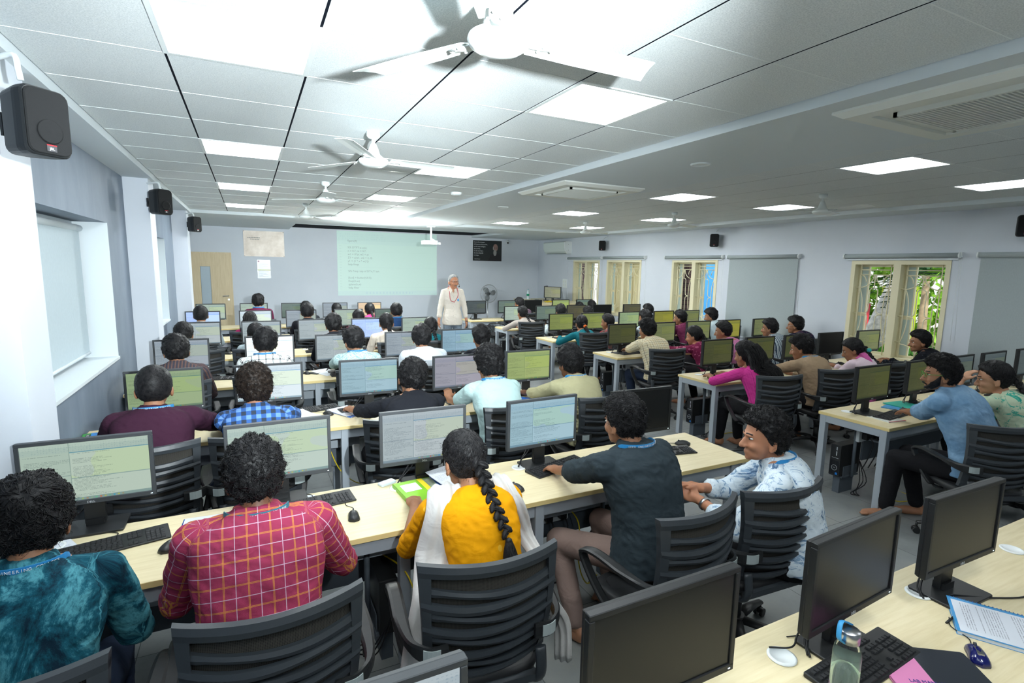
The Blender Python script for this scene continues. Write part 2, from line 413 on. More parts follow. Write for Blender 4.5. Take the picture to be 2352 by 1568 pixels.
# panel lights
def panel(x,y,w,d,label):
    LG=LGR if (x>4 and y<5.2) else (LGF if y>6.5 else LGLOW)
    t=empty('ceiling_light',(x,y,ZC)); tag(t,label,'ceiling light','square panel lights in the tiled ceiling')
    fr=MB()
    for a,c in(((-w/2,-d/2,-.004),(-w/2+.022,d/2,.02)),((w/2-.022,-d/2,-.004),(w/2,d/2,.02)),((-w/2+.022,-d/2,-.004),(w/2-.022,-d/2+.022,.02)),((-w/2+.022,d/2-.022,-.004),(w/2-.022,d/2,.02))): fr.box(a,c)
    fr.build('frame',WHITE,t)
    g=MB(); g.box((-w/2+.022,-d/2+.022,.004),(w/2-.022,d/2-.022,.02)); g.build('diffuser',LG,t)
LGLOW=glow((.93,.98,1.0),LIGHT_E); LGR=glow((.93,.98,1.0),LIGHT_E*.55); LGF=glow((.93,.98,1.0),LIGHT_E*1.6)
ordn=['nearest','second','third','fourth','fifth','sixth']
for k,(x,y) in enumerate(sorted(hl,key=lambda q:(q[0],q[1]))):
    col='left' if x<1 else 'right'; i=[h for h in sorted(hl,key=lambda q:q[1]) if h[0]==x].index((x,y))
    panel(x,y,.59,.597,'square white ceiling panel light, %s in the %s column of the left ceiling'%(ordn[i],col))
for k,(x,y) in enumerate(sorted(hr,key=lambda q:(q[0],q[1]))):
    col='beam-side' if x<6 else 'window-side'; i=[h for h in sorted(hr,key=lambda q:q[1]) if h[0]==x].index((x,y))
    panel(x,y,.6,.607,'square white ceiling panel light, %s in the %s column of the right ceiling'%(ordn[i],col))
# ---------------------------------------------------------------- ceiling fans
FANW=plain(srgb(226,232,230),.35,.5)
def make_fan(loc,rz,label,drop=.2):
    t=empty('ceiling_fan',loc,rz); tag(t,label,'ceiling fan','white three-blade ceiling fans')
    m=MB(); m.cyl((0,0,-drop+.03),.012,drop-.03,12); m.build('rod',FANW,t)
    m=MB(); m.lathe([(.045,0),(.045,-.03),(.03,-.045),(.012,-.05)]); m.build('canopy',FANW,t)
    m=MB(); z=-drop; m.lathe([(.0,z-.035),(.03,z-.036),(.07,z-.028),(.095,z-.012),(.102,z+.004),(.098,z+.016),(.07,z+.028),(.045,z+.05),(.032,z+.09),(.02,z+.12),(.0,z+.122)],n=32); m.build('motor_housing',FANW,t)
    for k in range(3):
        a=2*PI*k/3; R=np.array([[math.cos(a),-math.sin(a),0],[math.sin(a),math.cos(a),0],[0,0,1]])
        m=MB(); rings=[]
        for u in np.linspace(0,1,9):
            x=.115+u*.485; w=.052+.010*min(1,u*2.5); 
            ring=[]
            for vv in(-1,-.33,.33,1):
                ring.append((x+(.02*vv if u>.99 else 0),vv*w,z+.010-.009*vv+.008*(1-abs(vv))))
            for vv in(1,.33,-.33,-1):
                ring.append((x+(.02*vv if u>.99 else 0),vv*w,z+.0130-.009*vv+.008*(1-abs(vv))))
            rings.append([R@np.array(p) for p in ring])
        m.loft(rings,smooth=False); bl=m.build('blade',FANW,t)
        h=MB(); h.tube([R@np.array((.07,0,z+.008)),R@np.array((.15,0,z+.008)),R@np.array((.2,0,z+.009))],[.016,.02,.012],8,flat=(1,.25)); 
        for (xx,yy) in((.15,-.02),(.15,.02),(.19,0)): h.ell(R@np.array((xx,yy,z+.004)),(.006,.006,.004),nu=8,nv=5)
        h.build('bracket',FANW,bl)
    return t
F0=make_fan((.745,1.62,ZC),math.radians(0),'white three-blade ceiling fan nearest the camera, overhead')
def fan(loc,rz,lab,dz=0):
    r=dup(F0,loc,rz); tag(r,lab,'ceiling fan','white three-blade ceiling fans'); return r
fan((.815,3.83,ZC),math.radians(2),'white ceiling fan, second of the left ceiling')
fan((.82,6.38,ZC),math.radians(26),'white ceiling fan, third of the left ceiling')
fan((.84,8.84,ZC),math.radians(64),'white ceiling fan farthest down the left ceiling, before the screen')
fan((6.0,8.86,ZC),math.radians(5),'white ceiling fan farthest down the right ceiling')
fan((6.1,6.52,ZC),math.radians(10),'white ceiling fan in the middle of the right ceiling')
fan((6.03,4.04,ZC),math.radians(20),'white ceiling fan nearest along the right ceiling')
# ---------------------------------------------------------------- cassettes + small ceiling fittings
GRL=plain(srgb(150,156,156),.5,.4)
def cassette(loc,label):
    t=empty('ceiling_cassette',loc); tag(t,label,'air conditioner','ceiling air conditioning cassettes on the beam')
    m=MB(); W_=.5
    m.loft([[(sx*w,sy*w,z) for sx,sy in((1,1),(-1,1),(-1,-1),(1,-1))] for w,z in((W_,0),(W_+.0,-.012),(W_-.04,-.036),(W_-.13,-.036),(W_-.13,-.02),(W_-.17,-.02))],True,True,smooth=False); m.build('panel',WHITE2,t)
    g=MB(); q=.3
    for k in range(4):
        a=k*PI/2; R=np.array([[math.cos(a),-math.sin(a),0],[math.sin(a),math.cos(a),0],[0,0,1]])
        v=MB(); v.box((-.27,.335,-.034),(.27,.385,-.026),R=R@np.array([[1,0,0],[0,.93,-.3],[0,.3,.95]])); v.build('louvre',WHITE2,t)
    g.box((-q,-q,-.044),(q,-q+.02,-.02)); g.box((-q,q-.02,-.044),(q,q,-.02)); g.box((-q,-q,-.044),(-q+.02,q,-.02)); g.box((q-.02,-q,-.044),(q,q,-.02))
    for i in range(27): y=-q+.03+i*(2*q-.06)/26; g.box((-q+.02,y-.0045,-.042),(q-.02,y+.0045,-.028))
    g.build('grille',WHITE2,t)
    d=MB(); d.box((-q+.02,-q+.02,-.028),(q-.02,q-.02,-.0205)); d.build('grille_backing',GRL,t)
    return t
cassette((3.34,1.40,ZS),'white four-way air conditioning cassette nearest the camera, slatted centre')
cassette((3.3,5.02,ZS),'white four-way air conditioning cassette farther along the ceiling beam')
for loc,lab in(((2.36,6.35,ZC),'round white smoke detector on the left tiled ceiling'),((3.3,3.27,ZS),'round white downlight ring between the two air conditioning cassettes'),((3.3,6.97,ZS),'round white downlight ring on the beam beyond the far cassette')):
    m=MB(); 
    if 'smoke' in lab: m.lathe([(.0,-.035),(.05,-.034),(.068,-.02),(.07,0),(.0,0)],n=28)
    else: m.lathe([(.055,-.002),(.058,-.014),(.075,-.01),(.078,0),(.055,0)],n=28)
    o=m.build('smoke_detector' if 'smoke' in lab else 'downlight',WHITE,None,loc); tag(o,lab,'smoke detector' if 'smoke' in lab else 'downlight')
# ---------------------------------------------------------------- loudspeakers
SPK=plain((.012,.014,.016),.5,.45); SPG=plain((.008,.009,.01),.75,.3,bumpy=.5,bs=900)
TXW=plain(srgb(225,228,230),.5,.3); TXR=plain(srgb(200,30,40),.5,.3)
def make_speaker(loc,rz,side,label):
    t=empty('loudspeaker',loc,rz); tag(t,label,'loudspeaker','small black wall loudspeakers')
    w,h,d=.095,.145,.085
    m=MB(); rings=[]
    def rr(wx,hz,y,r=.035):
        o=[]
        for k,(sx,sy) in enumerate(((1,1),(-1,1),(-1,-1),(1,-1))):
            for j in range(5):
                q=PI/2*(k+j/4); o.append((sx*(wx-r)+math.cos(q)*r,y,sy*(hz-r)+math.sin(q)*r))
        return o
    m.loft([rr(w*.62,h*.9,.14,.03),rr(w*.7,h*.95,.13),rr(w*.98,h,.02),rr(w,h,0),rr(w,h,-.03),rr(w*.95,h*.97,-.04)],smooth=False); m.build('cabinet',SPK,t)
    g=MB(); g.loft([rr(w*.93,h*.95,-.038),rr(w*.93,h*.95,-.046),rr(w*.88,h*.92,-.05)],smooth=False); g.build('grille',SPG,t)
    c=MB(); c.lathe([(.05,0),(.052,.003),(.046,.004),(.02,.0),(.0,.004)],n=24)
    cn=c.build('cone_ring',SPG,t,(0,-.051,-.04),(PI/2,0,0))
    bd=MB(); bd.box((-.02,-.0525,-.125),(.02,-.0505,-.1)); bd_=bd.build('badge',plain((.05,.05,.055),.4),t); text('JBL',.016,TXW,bd_,(0,-.0535,-.114),(PI/2,0,0))
    r=MB(); r.box((-.02,-.0535,-.1),(.02,-.0515,-.096)); r.build('badge_stripe',TXR,bd_)
    a=MB(); a.tube([(0,.13,0),(0,.2,.0)],.014,8); a.box((-.03,.195,-.05),(.03,.21,.05)); a.build('wall_bracket',SPK,t)
    return t
S0=make_speaker((-.70,2.76,2.525),math.radians(48),'L','black wall loudspeaker on the nearest left pillar')
S0.scale=(.88,.88,.88)
for loc,rz,lab in (((-.76,6.62,2.60),46,'black wall loudspeaker on the second left pillar'),((-.76,10.55,2.62),46,'black wall loudspeaker on the farthest left pillar'),
    ((8.33,11.49,2.6),-55,'black wall loudspeaker above the far window beside the air conditioner'),((8.33,7.75,2.6),-50,'black wall loudspeaker between the third and fourth right windows'),((8.33,3.02,2.6),-60,'black wall loudspeaker nearest on the right wall')):
    r=dup(S0,loc,math.radians(rz)); r.scale=(.88,.88,.88); tag(r,lab,'loudspeaker','small black wall loudspeakers')
for k,(x,y) in enumerate(((-1.0,2.99),(-1.0,6.80),(-1.0,10.65))):
    m=MB(); m.tube(curve_pts([(-.98,y+.1,2.83),(-.9,y+.0,2.80),(-.8,y-.1,2.80),(-.78,y-.13,2.74),(-.775,y-.13,2.70)],24),.011,8)
    o=m.build('cable_conduit',WHITE,None); tag(o,'white cable conduit above the loudspeaker on the %s left pillar'%['nearest','second','farthest'][k],'conduit','white conduits above the left loudspeakers')
for k,(y) in enumerate((11.49,7.75,3.02)):
    m=MB(); m.tube(curve_pts([(8.49,y,2.85),(8.42,y+.02,2.8),(8.36,y,2.76)],14),.006,6); o=m.build('speaker_wire',WHITE,None); tag(o,'short white wire over the %s right wall loudspeaker'%['farthest','middle','nearest'][k],'wire','white wires over the right wall loudspeakers')
# ---------------------------------------------------------------- right windows
def make_window(n,y0,y1,z0,z1,beige=False):
    x=XR; t=empty('window_%d'%n,(x,(y0+y1)/2,z0)); struct(t)
    hw=(y1-y0)/2; H=z1-z0; fw=.06
    f=MB()
    f.box((-.012,-hw,0),(.14,-hw+fw,H)); f.box((-.012,hw-fw,0),(.14,hw,H)); f.box((-.012,-hw+fw,H-fw),(.14,hw-fw,H)); f.box((-.012,-hw+fw,0),(.14,hw-fw,fw)); f.box((-.012,-.05,fw),(.14,.05,H-fw))
    f.build('frame',CREAM,t)
    for s in(-1,1):
        c=s*(hw-fw+.05)/2; w=(hw-fw-.05)/2-.0
        # casement stile + inner frame beyond the grille
        st=MB(); xx=.12
        for a,bb in(((c-w,fw),(c-w+.035,H-fw)),((c+w-.035,fw),(c+w,H-fw))): st.box((xx,a[0],a[1]),(xx+.035,bb[0],bb[1]))
        st.box((xx+.0015,c-w+.035,H-fw-.035),(xx+.0335,c+w-.035,H-fw)); st.box((xx+.0015,c-w+.035,fw),(xx+.0335,c+w-.035,fw+.035)); 
        st.box((xx+.003,c+w*.45,fw+.035),(xx+.03,c+w*.52,H-fw-.035)); st.box((xx+.004,c+w*.52,H*.42),(xx+.029,c+w-.035,H*.46))
        st.build('casement',CREAM,t)
        p=MB(); p.box((xx+.012,c+w*.52,fw+.03),(xx+.018,c+w-.03,H-fw-.03)); p.build('pane',GLASSF,t)
        # wrought grille
        g=MB(); gx=.055; r=.0075; q=w*.78; zt=H-fw; zb=fw
        P=lambda y,z:(gx,c+y,z)
        for yy in(-q,q): g.tube([P(yy,zb),P(yy,zt)],r,6)
        zz=lambda f_:zb+(zt-zb)*f_
        for f_ in(.94,.885): g.tube([P(-q,zz(f_)),P(q,zz(f_))],r,6)
        for f_ in(.74,.45,.17): 
            g.tube([P(-w,zz(f_)),P(-q*.98,zz(f_))],r,6); g.tube([P(w,zz(f_)),P(q*.98,zz(f_))],r,6)
        for k in(-1,1):
            g.tube([P(k*q*math.cos(a)*.98 if False else k*(q*.08+(q*.9)*(1-math.cos(a))),zz(.885-.145*math.sin(a))) for a in np.linspace(0,PI/2,8)],r,6)
            g.tube([P(k*(q-(q*.42)*(math.sin(a))),zz(.885-.085*(1-math.cos(a))-.0)) for a in np.linspace(0,PI/2,7)],r,6)
            g.tube(curve_pts([P(k*q*.98,zz(.74)),P(k*q*.75,zz(.62)),P(k*q*.70,zz(.45)),P(k*q*.75,zz(.30)),P(k*q*.98,zz(.17))],20),r,6)
            g.tube(curve_pts([P(k*q*.27,zz(.70)),P(k*q*.27,zz(.52)),P(k*q*.36,zz(.465)),P(k*q*.70,zz(.45))],14),r,6)
            g.tube(curve_pts([P(k*q*.70,zz(.45)),P(k*q*.36,zz(.435)),P(k*q*.27,zz(.38)),P(k*q*.27,zz(.20))],14),r,6)
            g.tube([P(k*q*(.98-.98*math.sin(a)),zz(.04+.11*math.cos(a))) for a in np.linspace(0,PI/2,8)],r,6)
        g.tube([P(q*.27*math.cos(a),zz(.70)+q*.27*math.sin(a)) for a in np.linspace(0,PI,9)],r,6)
        g.tube([P(q*.27*math.cos(a),zz(.20)-q*.27*math.sin(a)) for a in np.linspace(0,PI,9)],r,6)
        g.tube([P(0,zz(.885)),P(0,zz(.74))],r,6); g.tube([P(0,zz(.17)-.02),P(0,zb)],r,6)
        g.build('grille',CREAM,t)
        if beige:
            p=MB(); p.box((.16,c-w,fw),(.18,c+w,H-fw)); p.build('shutter',plain(srgb(214,204,160),.5),t)
N_=NB('frosted_pane',.35,.5); N_.col(srgb(186,204,200)); GLASSF=N_.m
make_window(1,*RW[0]); make_window(2,*RW[1],beige=True); make_window(3,*RW[2]); make_window(4,*RW[3])
# blinds on the right wall
def roller(y0,y1,ztop,zbot,label,full):
    t=empty('roller_blind',(XR-.045,(y0+y1)/2,ztop-.035)); tag(t,label,'blind','roller blinds on the right wall'); h=(y1-y0)/2
    m=MB(); m.cyl((0,-h+.02,0),.033,2*h-.04,18,axis=1); m.build('roller_tube',BL2,t)
    for s in(-1,1):
        e=MB(); e.cyl((0,s*h-(.02 if s>0 else 0),0),.038,.02,18,axis=1); e.box((-.005,s*h-.01,-.03),(.044,s*h+.01,.038)); e.build('end_bracket',WHITE,t)
    if full:
        m=MB(); m.box((.02,-h+.03,zbot-(ztop-.035)),(.026,h-.03,0)); m.build('blind_cloth',BL2,t)
    m=MB(); zb=(zbot-(ztop-.035)) if full else -.05
    m.box((.012,-h+.03,zb-.012),(.03,h-.03,zb+.012)); m.build('bottom_bar',SOFF,t)
    m=MB(); L=-1.15
    for dy in(0,.05): m.tube([(.01,-h+.01-dy*.3,-.02),(.02,-h-dy,L)],.0015,4)
    m.build('pull_chain',WHITE,t)
roller(11.66,13.35,2.325,0,'rolled-up grey blind over the window beside the wall air conditioner',0)
roller(9.92,11.60,2.325,0,'rolled-up grey blind over the window with closed beige shutters',0)
roller(7.62,9.25,2.315,0,'rolled-up grey blind over the window showing the blue shed',0)
roller(5.98,7.5,2.31,.75,'grey roller blind fully lowered between two open windows',1)
roller(3.68,5.22,2.30,0,'rolled-up grey blind over the window with palm leaves outside',0)
roller(1.2,3.50,2.30,.7,'grey roller blind fully lowered, nearest on the right wall',1)
# ---------------------------------------------------------------- front wall fittings
yw=YB
def door():
    t=empty('door_1',(-1.30,yw-.0,0)); struct(t)
    m=MB(); a,c=-.0,.90; z=2.205
    m.box((a,-.045,.01),(a+.24,0,z)); m.box((a+.46,-.045,.01),(c,0,z)); m.box((a+.24,-.045,.01),(a+.46,0,.75)); m.box((a+.24,-.045,1.885),(a+.46,0,z)); m.build('door_leaf',DOORM,t)
    g=MB(); g.box((a+.245,-.03,.755),(a+.455,-.02,1.88)); g.build('glass_strip',plain(srgb(180,196,206),.15,.6),t)
    h=MB(); h.tube([(c-.07,-.05,1.15),(c-.07,-.09,1.15),(c-.2,-.09,1.15)],.011,8); h.build('door_handle',METAL,t)
    k=MB(); k.cyl((c-.07,-.055,1.06),.024,.02,14,axis=1); k.build('lock',METAL,t)
    f=MB(); f.box((c,-.03,0),(c+.035,0,z+.03)); f.box((a-.04,-.03,z),(c,0,z+.03)); f.build('door_frame',DOORM,t)
door()
# the wide metallic plaque and the notice
def m_plq():
    N=NB('plaque_sheet',.42,.5,.30); o=N.obj(); f=N.noise(o,4,4,.6); N.col(N.ramp(f,[(.3,srgb(176,164,152)),(.7,srgb(205,196,186))])); N.bump(N.noise(o,7,3),.5,.01); return N.m
t=empty('plaque',(.40,yw-.003,2.48)); tag(t,'wide shiny beige laminated plaque above the small notice on the screen wall','plaque')
m=MB(); m.box((-.475,-.008,-.325),(.475,0,.32)); m.build('sheet',m_plq(),t)
m=MB()
for sx in(-.46,.46):
    for sz in(-.31,.305): m.ell((sx,-.011,sz),(.008,.005,.008),nu=8,nv=5)
m.build('screw',CHARC,t)
m=MB()
for r_,(y0_,n_) in enumerate(((.14,8),(.10,6))):
    for k in range(n_): m.box((-.38+r_*.06+k*.037,-.009,y0_),(-.38+r_*.06+k*.037+.026,-.008,y0_+.016))
m.build('print_line',plain(srgb(120,130,128),.6),t)
t=empty('notice',(.37,yw-.003,1.83)); tag(t,'small upright laminated notice pinned under the wide plaque','notice')
m=MB(); m.box((-.155,-.006,-.235),(.155,0,.24)); m.build('sheet',plain(srgb(205,214,222),.25,.6),t)
m=MB(); m.box((-.15,-.008,-.03),(.15,-.006,-.005)); m.build('yellow_band',plain(srgb(226,232,180),.4),t)
m=MB(); m.cyl((-.12,-.0085,.2),.022,.003,16,axis=1); m.build('emblem',plain(srgb(190,150,170),.4),t)
m=MB()
for k in range(15):
    z=.15-.024*k
    if abs(z+.02)<.02: continue
    w=.10+.04*math.sin(k*2.3); m.box((-.13,-.0075,z),(-.13+w*1.8,-.006,z+.006))
m.build('print_line',plain(srgb(160,168,186),.6),t)
# projected picture: a thin painted screen lit by the projector image
def m_proj():
    N=NB('projected_picture',.5,.3); u=N.sep(N.uv()); x,y=u[0],u[1]
    N.col((.40,.50,.47)); top=N.gt(y,.855)
    c=N.mix(N.mul(y,.6),(.62,.90,.80),(.55,.86,.74)); c=N.mix(top,c,(.50,.78,.73)); c=N.mix(N.rng(y,.80,.855),c,(.54,.82,.76)); c=N.mix(N.lt(y,.075),c,(.56,.80,.80))
    # tool bar glyphs
    ib=N.mul(N.mul(N.lt(N.ma('FRACT',N.mul(x,62)),.5),N.rng(N.ma('FRACT',N.mul(y,30)),.25,.8)),N.mul(N.rng(y,.855,.97),N.mul(N.lt(x,.47),N.gt(N.noise(N.comb(N.mul(x,40),N.ma('FLOOR',N.mul(y,30))),1,0),.45))))
    c=N.mix(N.mul(ib,.22),c,(.1,.3,.5)); 
    ic=N.mul(N.rng(y,.022,.055),N.mul(N.rng(x,.26,.74),N.lt(N.ma('FRACT',N.mul(x,30)),.45))); c=N.mix(N.mul(ic,.3),c,(.1,.3,.7))
    nums=N.mul(N.rng(x,.02,.04),N.mul(N.rng(y,.1,.8),N.rng(N.ma('FRACT',N.mul(y,24)),.3,.6))); c=N.mix(N.mul(nums,.25),c,(.2,.35,.35))
    for yy in(.86,.685,.44,.125): c=N.mix(N.mul(N.rng(y,yy,yy+.003),.2),c,(.1,.3,.3))
    N.emit(c,.36); return N.m
def quad_uv(me):
    uv=me.uv_layers.new(name='uv'); 
    for l in me.loops:
        v=me.vertices[l.vertex_index].co; 
        uv.data[l.index].uv=((v.x-me['x0'])/(me['x1']-me['x0']),(v.z-me['z0'])/(me['z1']-me['z0']))
def uvbox(a,c,name,mat,parent,loc=None):
    m=MB(); m.box(a,c); me=m.mesh(name,mat); me['x0']=a[0]; me['x1']=c[0]; me['z0']=a[2]; me['z1']=c[2]; quad_uv(me)
    o=bpy.data.objects.new(name,me); COL.objects.link(o); o.parent=parent
    if loc: o.location=loc
    return o
t=empty('projection_screen',(3.62,yw-.003,2.02)); tag(t,'pale green projected code editor picture on the front wall','projected picture')
uvbox((-1.42,-.004,-.885),(1.42,0,.885),'picture',m_proj(),t)
PT=plain(srgb(96,140,130),.7)
code=['figure(4)','','%% DTFT is x(n)','n = 0:7; m = 0:7;','w1 = 0*pi; w2 = pi','Z1 = z(w1, w2 = 2, 0)','y1 = (1 * x * w(1))','help freqz','','%% Freq resp of DT-LTI sys','','[h,w] = butter(4,0.5);','freqz(h,w)','zplane(h,w)','help filter']
CODET=plain((.33,.45,.42),.7)
for k,l in enumerate(code):
    if l: text(l,.075,CODET,t,(-1.14,-.0045,.62-k*.092),(PI/2,0,0),'code_line','LEFT')
# quote poster
t=empty('poster',(6.68,yw-.003,2.49)); tag(t,'black quotation poster with a bearded man portrait on the front wall','poster')
m=MB(); m.box((-.485,-.01,-.31),(.485,0,.31)); m.build('sheet',plain((.012,.016,.018),.3,.5),t)
for k,l in enumerate(['It is not the strongest','of the species that survives,','not the most intelligent','that survives.','It is the one that is','the most adaptable','to change.']):
    text(l,.052,TXW,t,(-.455,-.0115,.255-k*.066),(PI/2,0,0),'quote_line','LEFT',sx=.78)
text('-Charles Darwin',.034,TXW,t,(-.44,-.0115,-.255),(PI/2,0,0),'signature_line','LEFT',sx=.85)
sk=plain(srgb(140,112,104),.6); gy=plain(srgb(150,148,144),.7); dk=plain(srgb(40,34,40),.7)
m=MB(); m.loft([[(.02+dx*s,-.0105,-.31+dz*s) for dx,dz in((0,0),(.46,0),(.44,.17),(.34,.24),(.22,.25),(.08,.18))] for s in(1,)]+[[(.02+dx,-.0112,-.31+dz) for dx,dz in((0,0),(.46,0),(.44,.17),(.34,.24),(.22,.25),(.08,.18))]],smooth=False); m.build('portrait_coat',plain((.02,.018,.022),.6),t)
m=MB(); m.ell((.27,-.0115,.1),(.082,.002,.115),nu=20); m.ell((.255,-.012,.035),(.02,.002,.03),nu=10); m.build('portrait_face',sk,t)
m=MB(); m.ell((.255,-.013,-.055),(.055,.002,.1),nu=16); m.ell((.2,-.013,.08),(.018,.002,.055),nu=10); m.build('portrait_beard',gy,t)
m=MB(); m.box((.225,-.0145,.085),(.262,-.0135,.1)); m.box((.285,-.0145,.085),(.325,-.0135,.1)); m.box((.23,-.0145,-.0),(.30,-.0135,.008)); m.build('portrait_brow',dk,t)
# split air conditioner
t=empty('wall_air_conditioner',(XR,13.85,2.6)); tag(t,'white split air conditioner high on the right wall by the corner','air conditioner')
m=MB(); prof=[(0,-.17),(-.13,-.18),(-.2,-.11),(-.235,-.02),(-.235,.15),(-.2,.17),(0,.17)]
m.loft([[(px_,yy,pz) for px_,pz in prof] for yy in(-.62,.62)],smooth=False); m.build('body',plain(srgb(214,224,220),.4),t)
m=MB(); m.box((-.18,-.55,-.178),(-.13,.5,-.168)); m.build('louvre',plain(srgb(120,128,128),.5),t)
for s in(-1,):
    m=MB(); m.loft([[(px_*1.02,yy,pz*1.02) for px_,pz in prof] for yy in(-.64,-.60)],smooth=False); e=m.build('end_cap',WHITE,t)
    m=MB(); 
    for zz in(.09,-.08): m.ell((-.12,-.642,zz),(.008,.004,.008),nu=8,nv=5)
    m.build('screw',CHARC,e)
# raised white panel + socket on right wall
b=MB(); b.box((XR-.02,13.35,0),(XR,14.9,2.2)); b.box((XR-.012,13.10,0),(XR,14.9,.0+2.19)); struct(b.build('trim_panel',WALL))
t=empty('wall_socket',(XR-.02,13.5,1.55)); tag(t,'white socket plate on the right wall near the front cupboard','socket')
m=MB(); m.rbox((-.012,-.12,-.13),(0,.12,.13),.01,axis=0); m.build('plate',WHITE,t)
m=MB(); 
for dy in(-.05,.05):
    for dz in(-.05,.05): m.box((-.014,dy-.02,dz-.03),(-.011,dy+.02,dz+.03))
m.build('rocker',WHITE2,t)
t=empty('security_camera',(7.35,yw,2.80)); tag(t,'small white bullet security camera under the front ceiling','security camera')
m=MB(); m.cyl((0,-.02,.02),.035,.02,16,axis=1); m.tube([(0,0,.02),(.0,-.08,.0)],.012,8); m.build('bracket',WHITE,t)
m=MB(); m.tube([(0.02,-.06,0),(-.06,-.2,-.05)],.035,16); hb=m.build('body',WHITE,t); m=MB(); m.tube([(-.06,-.2,-.05),(-.064,-.208,-.052)],.032,16); m.build('lens',BLK,hb)
# projector hanging before the screen
t=empty('projector',(3.75,11.7,ZF)); tag(t,'white projector hanging from the front ceiling by a pole','projector')
m=MB(); m.cyl((0,0,-.29),.022,.29,14); m.rbox((-.08,-.08,-.012),(.08,.08,0),.02); m.build('pole',WHITE,t)
m=MB(); m.rbox((-.2,-.14,-.40),(.12,.14,-.31),.03); m.build('body',WHITE,t)
m=MB(); m.cyl((-.1,.14,-.355),.035,.02,18,axis=1); m.build('lens',BLK,t)
m=MB(); m.tube([(0,0,-.27),(.1,0,-.32),(.2,-.02,-.37)],.018,8); m.rbox((.1,-.1,-.40),(.2,.08,-.345),.02); m.build('mount_arm',WHITE,t)
# pedestal fan by the front wall
t=empty('pedestal_fan',(6.45,14.6,0)); tag(t,'round chrome-grilled pedestal fan standing by the front wall','pedestal fan')
m=MB(); m.lathe([(.2,0),(.2,.02),(.03,.05),(.018,.06)]); m.build('base',CHARC,t)
m=MB(); m.cyl((0,0,.05),.016,.95,12); m.build('pole',METAL,t)
g=MB(); R=.27; cz=1.2; yy=-.08
def circ(r,y,rad): g.tube([(r*math.cos(a),y,cz+r*math.sin(a)) for a in np.linspace(0,2*PI,33)],rad,5,caps=False)
circ(R,yy,.008); circ(R*.7,yy-.045,.003); circ(R*.35,yy-.06,.003)
for k in range(36):
    a=2*PI*k/36; ca,sa=math.cos(a),math.sin(a)
    g.tube([(R*q*ca,yy-.06*math.sqrt(1-q*q),cz+R*q*sa) for q in(.15,.5,.8,.95,1)],.0016,4)
    g.tube([(R*q*ca,yy+.05*math.sqrt(1-q*q),cz+R*q*sa) for q in(.15,.6,1)],.0016,4)
g.build('guard',METAL,t)
m=MB(); m.cyl((0,-.1,cz),.04,.2,16,axis=1); m.build('motor',CHARC,t)
for k in range(3):
    a=2*PI*k/3; m=MB(); m.tube([((.04+.19*u)*math.cos(a+.3*u),-.08+.02*u,cz+(.04+.19*u)*math.sin(a+.3*u)) for u in(0,.3,.6,1)],[.03,.07,.08,.04],10,flat=(1,.08),up=(0,1,0)); m.build('blade',plain(srgb(120,126,130),.35),t)
# front corner cupboard and what stands on it
t=empty('cupboard',(7.75,13.0,0)); tag(t,'maple cupboard with a grey label in the front right corner','cupboard')
m=MB(); m.box((-.55,-.85,0),(.7,1.3,1.03)); m.build('carcass',plain(srgb(222,206,172),.5),t)
m=MB(); m.box((-.57,-.87,1.03),(.7,1.32,1.06)); m.build('top',MAPLE,t)
for y_ in(-.42,.25,.92):
    m=MB(); m.box((-.565,y_-.32,.08),(-.55,y_+.32,1.0)); d_=m.build('door',plain(srgb(226,212,180),.5),t); m=MB(); m.box((-.575,y_+.24,.5),(-.565,y_+.26,.6)); m.build('handle',METAL,d_)
m=MB(); m.box((-.568,-.70,.93),(-.5655,-.6,.98)); m.build('label_plate',WHITE,t)
t=empty('water_bottle',(7.45,13.9,1.06)); tag(t,'clear plastic water bottle with green label on the corner cupboard','bottle')
PL=plain(srgb(205,222,226),.15,.6)
m=MB(); m.lathe([(.0,0),(.04,0),(.042,.02),(.038,.1),(.042,.2),(.03,.24),(.015,.27),(.015,.29)]); m.build('bottle_body',PL,t)
m=MB(); m.lathe([(.0425,.1),(.0425,.16)]); m.build('label_band',plain(srgb(20,150,110),.4),t)
m=MB(); m.cyl((0,0,.285),.017,.02,14); m.build('cap',plain(srgb(60,150,170),.4),t)
for k,(x,y,rz,on) in enumerate(((7.75,13.35,.9,0),(7.62,12.75,-.95,1))):
    t=empty('desktop_monitor',(x,y,1.06),rz); tag(t,['black monitor seen from behind on the corner cupboard','turned olive-lit monitor on the corner cupboard beside a black one'][k],'monitor')
    m=MB(); m.rbox((-.11,-.08,0),(.11,.08,.012),.02); m.build('base',BLK,t); m=MB(); m.box((-.03,-.01,.01),(.03,.02,.2)); m.build('neck',BLK,t)
    m=MB(); m.box((-.25,-.015,.10),(.25,.025,.42)); m.build('bezel',BLK,t)
    o=uvbox((-.235,-.018,.115),(.235,-.0155,.405),'screen',SCREEN if on else SCROFF,t); o.color=(.33,.33,.22,1)
t=empty('keyboard',(7.40,13.2,1.06),1.2); tag(t,'black keyboard lying on the corner cupboard','keyboard'); m=MB(); m.rbox((-.22,-.065,0),(.22,.065,.018),.01); m.build('case',BLK,t); m=MB()
for r_ in range(5): m.box((-.21,-.055+r_*.022,.018),(.21,-.037+r_*.022,.023))
m.build('keys',BLK2,t)
m=MB(); m.tube(curve_pts([(7.35+.12*math.sin(k*1.9),12.5+.13*math.cos(k*2.3),1.075+.012*(k%3)) for k in range(12)],60),.005,5); tag(m.build('network_cable',YCAB),'tangle of yellow network cable on the corner cupboard','cable')
m=MB(); m.box((7.30,14.0,1.06),(7.6,14.25,1.085)); tag(m.build('paper_stack',PAPER),'stack of white paper on the far end of the corner cupboard','paper')
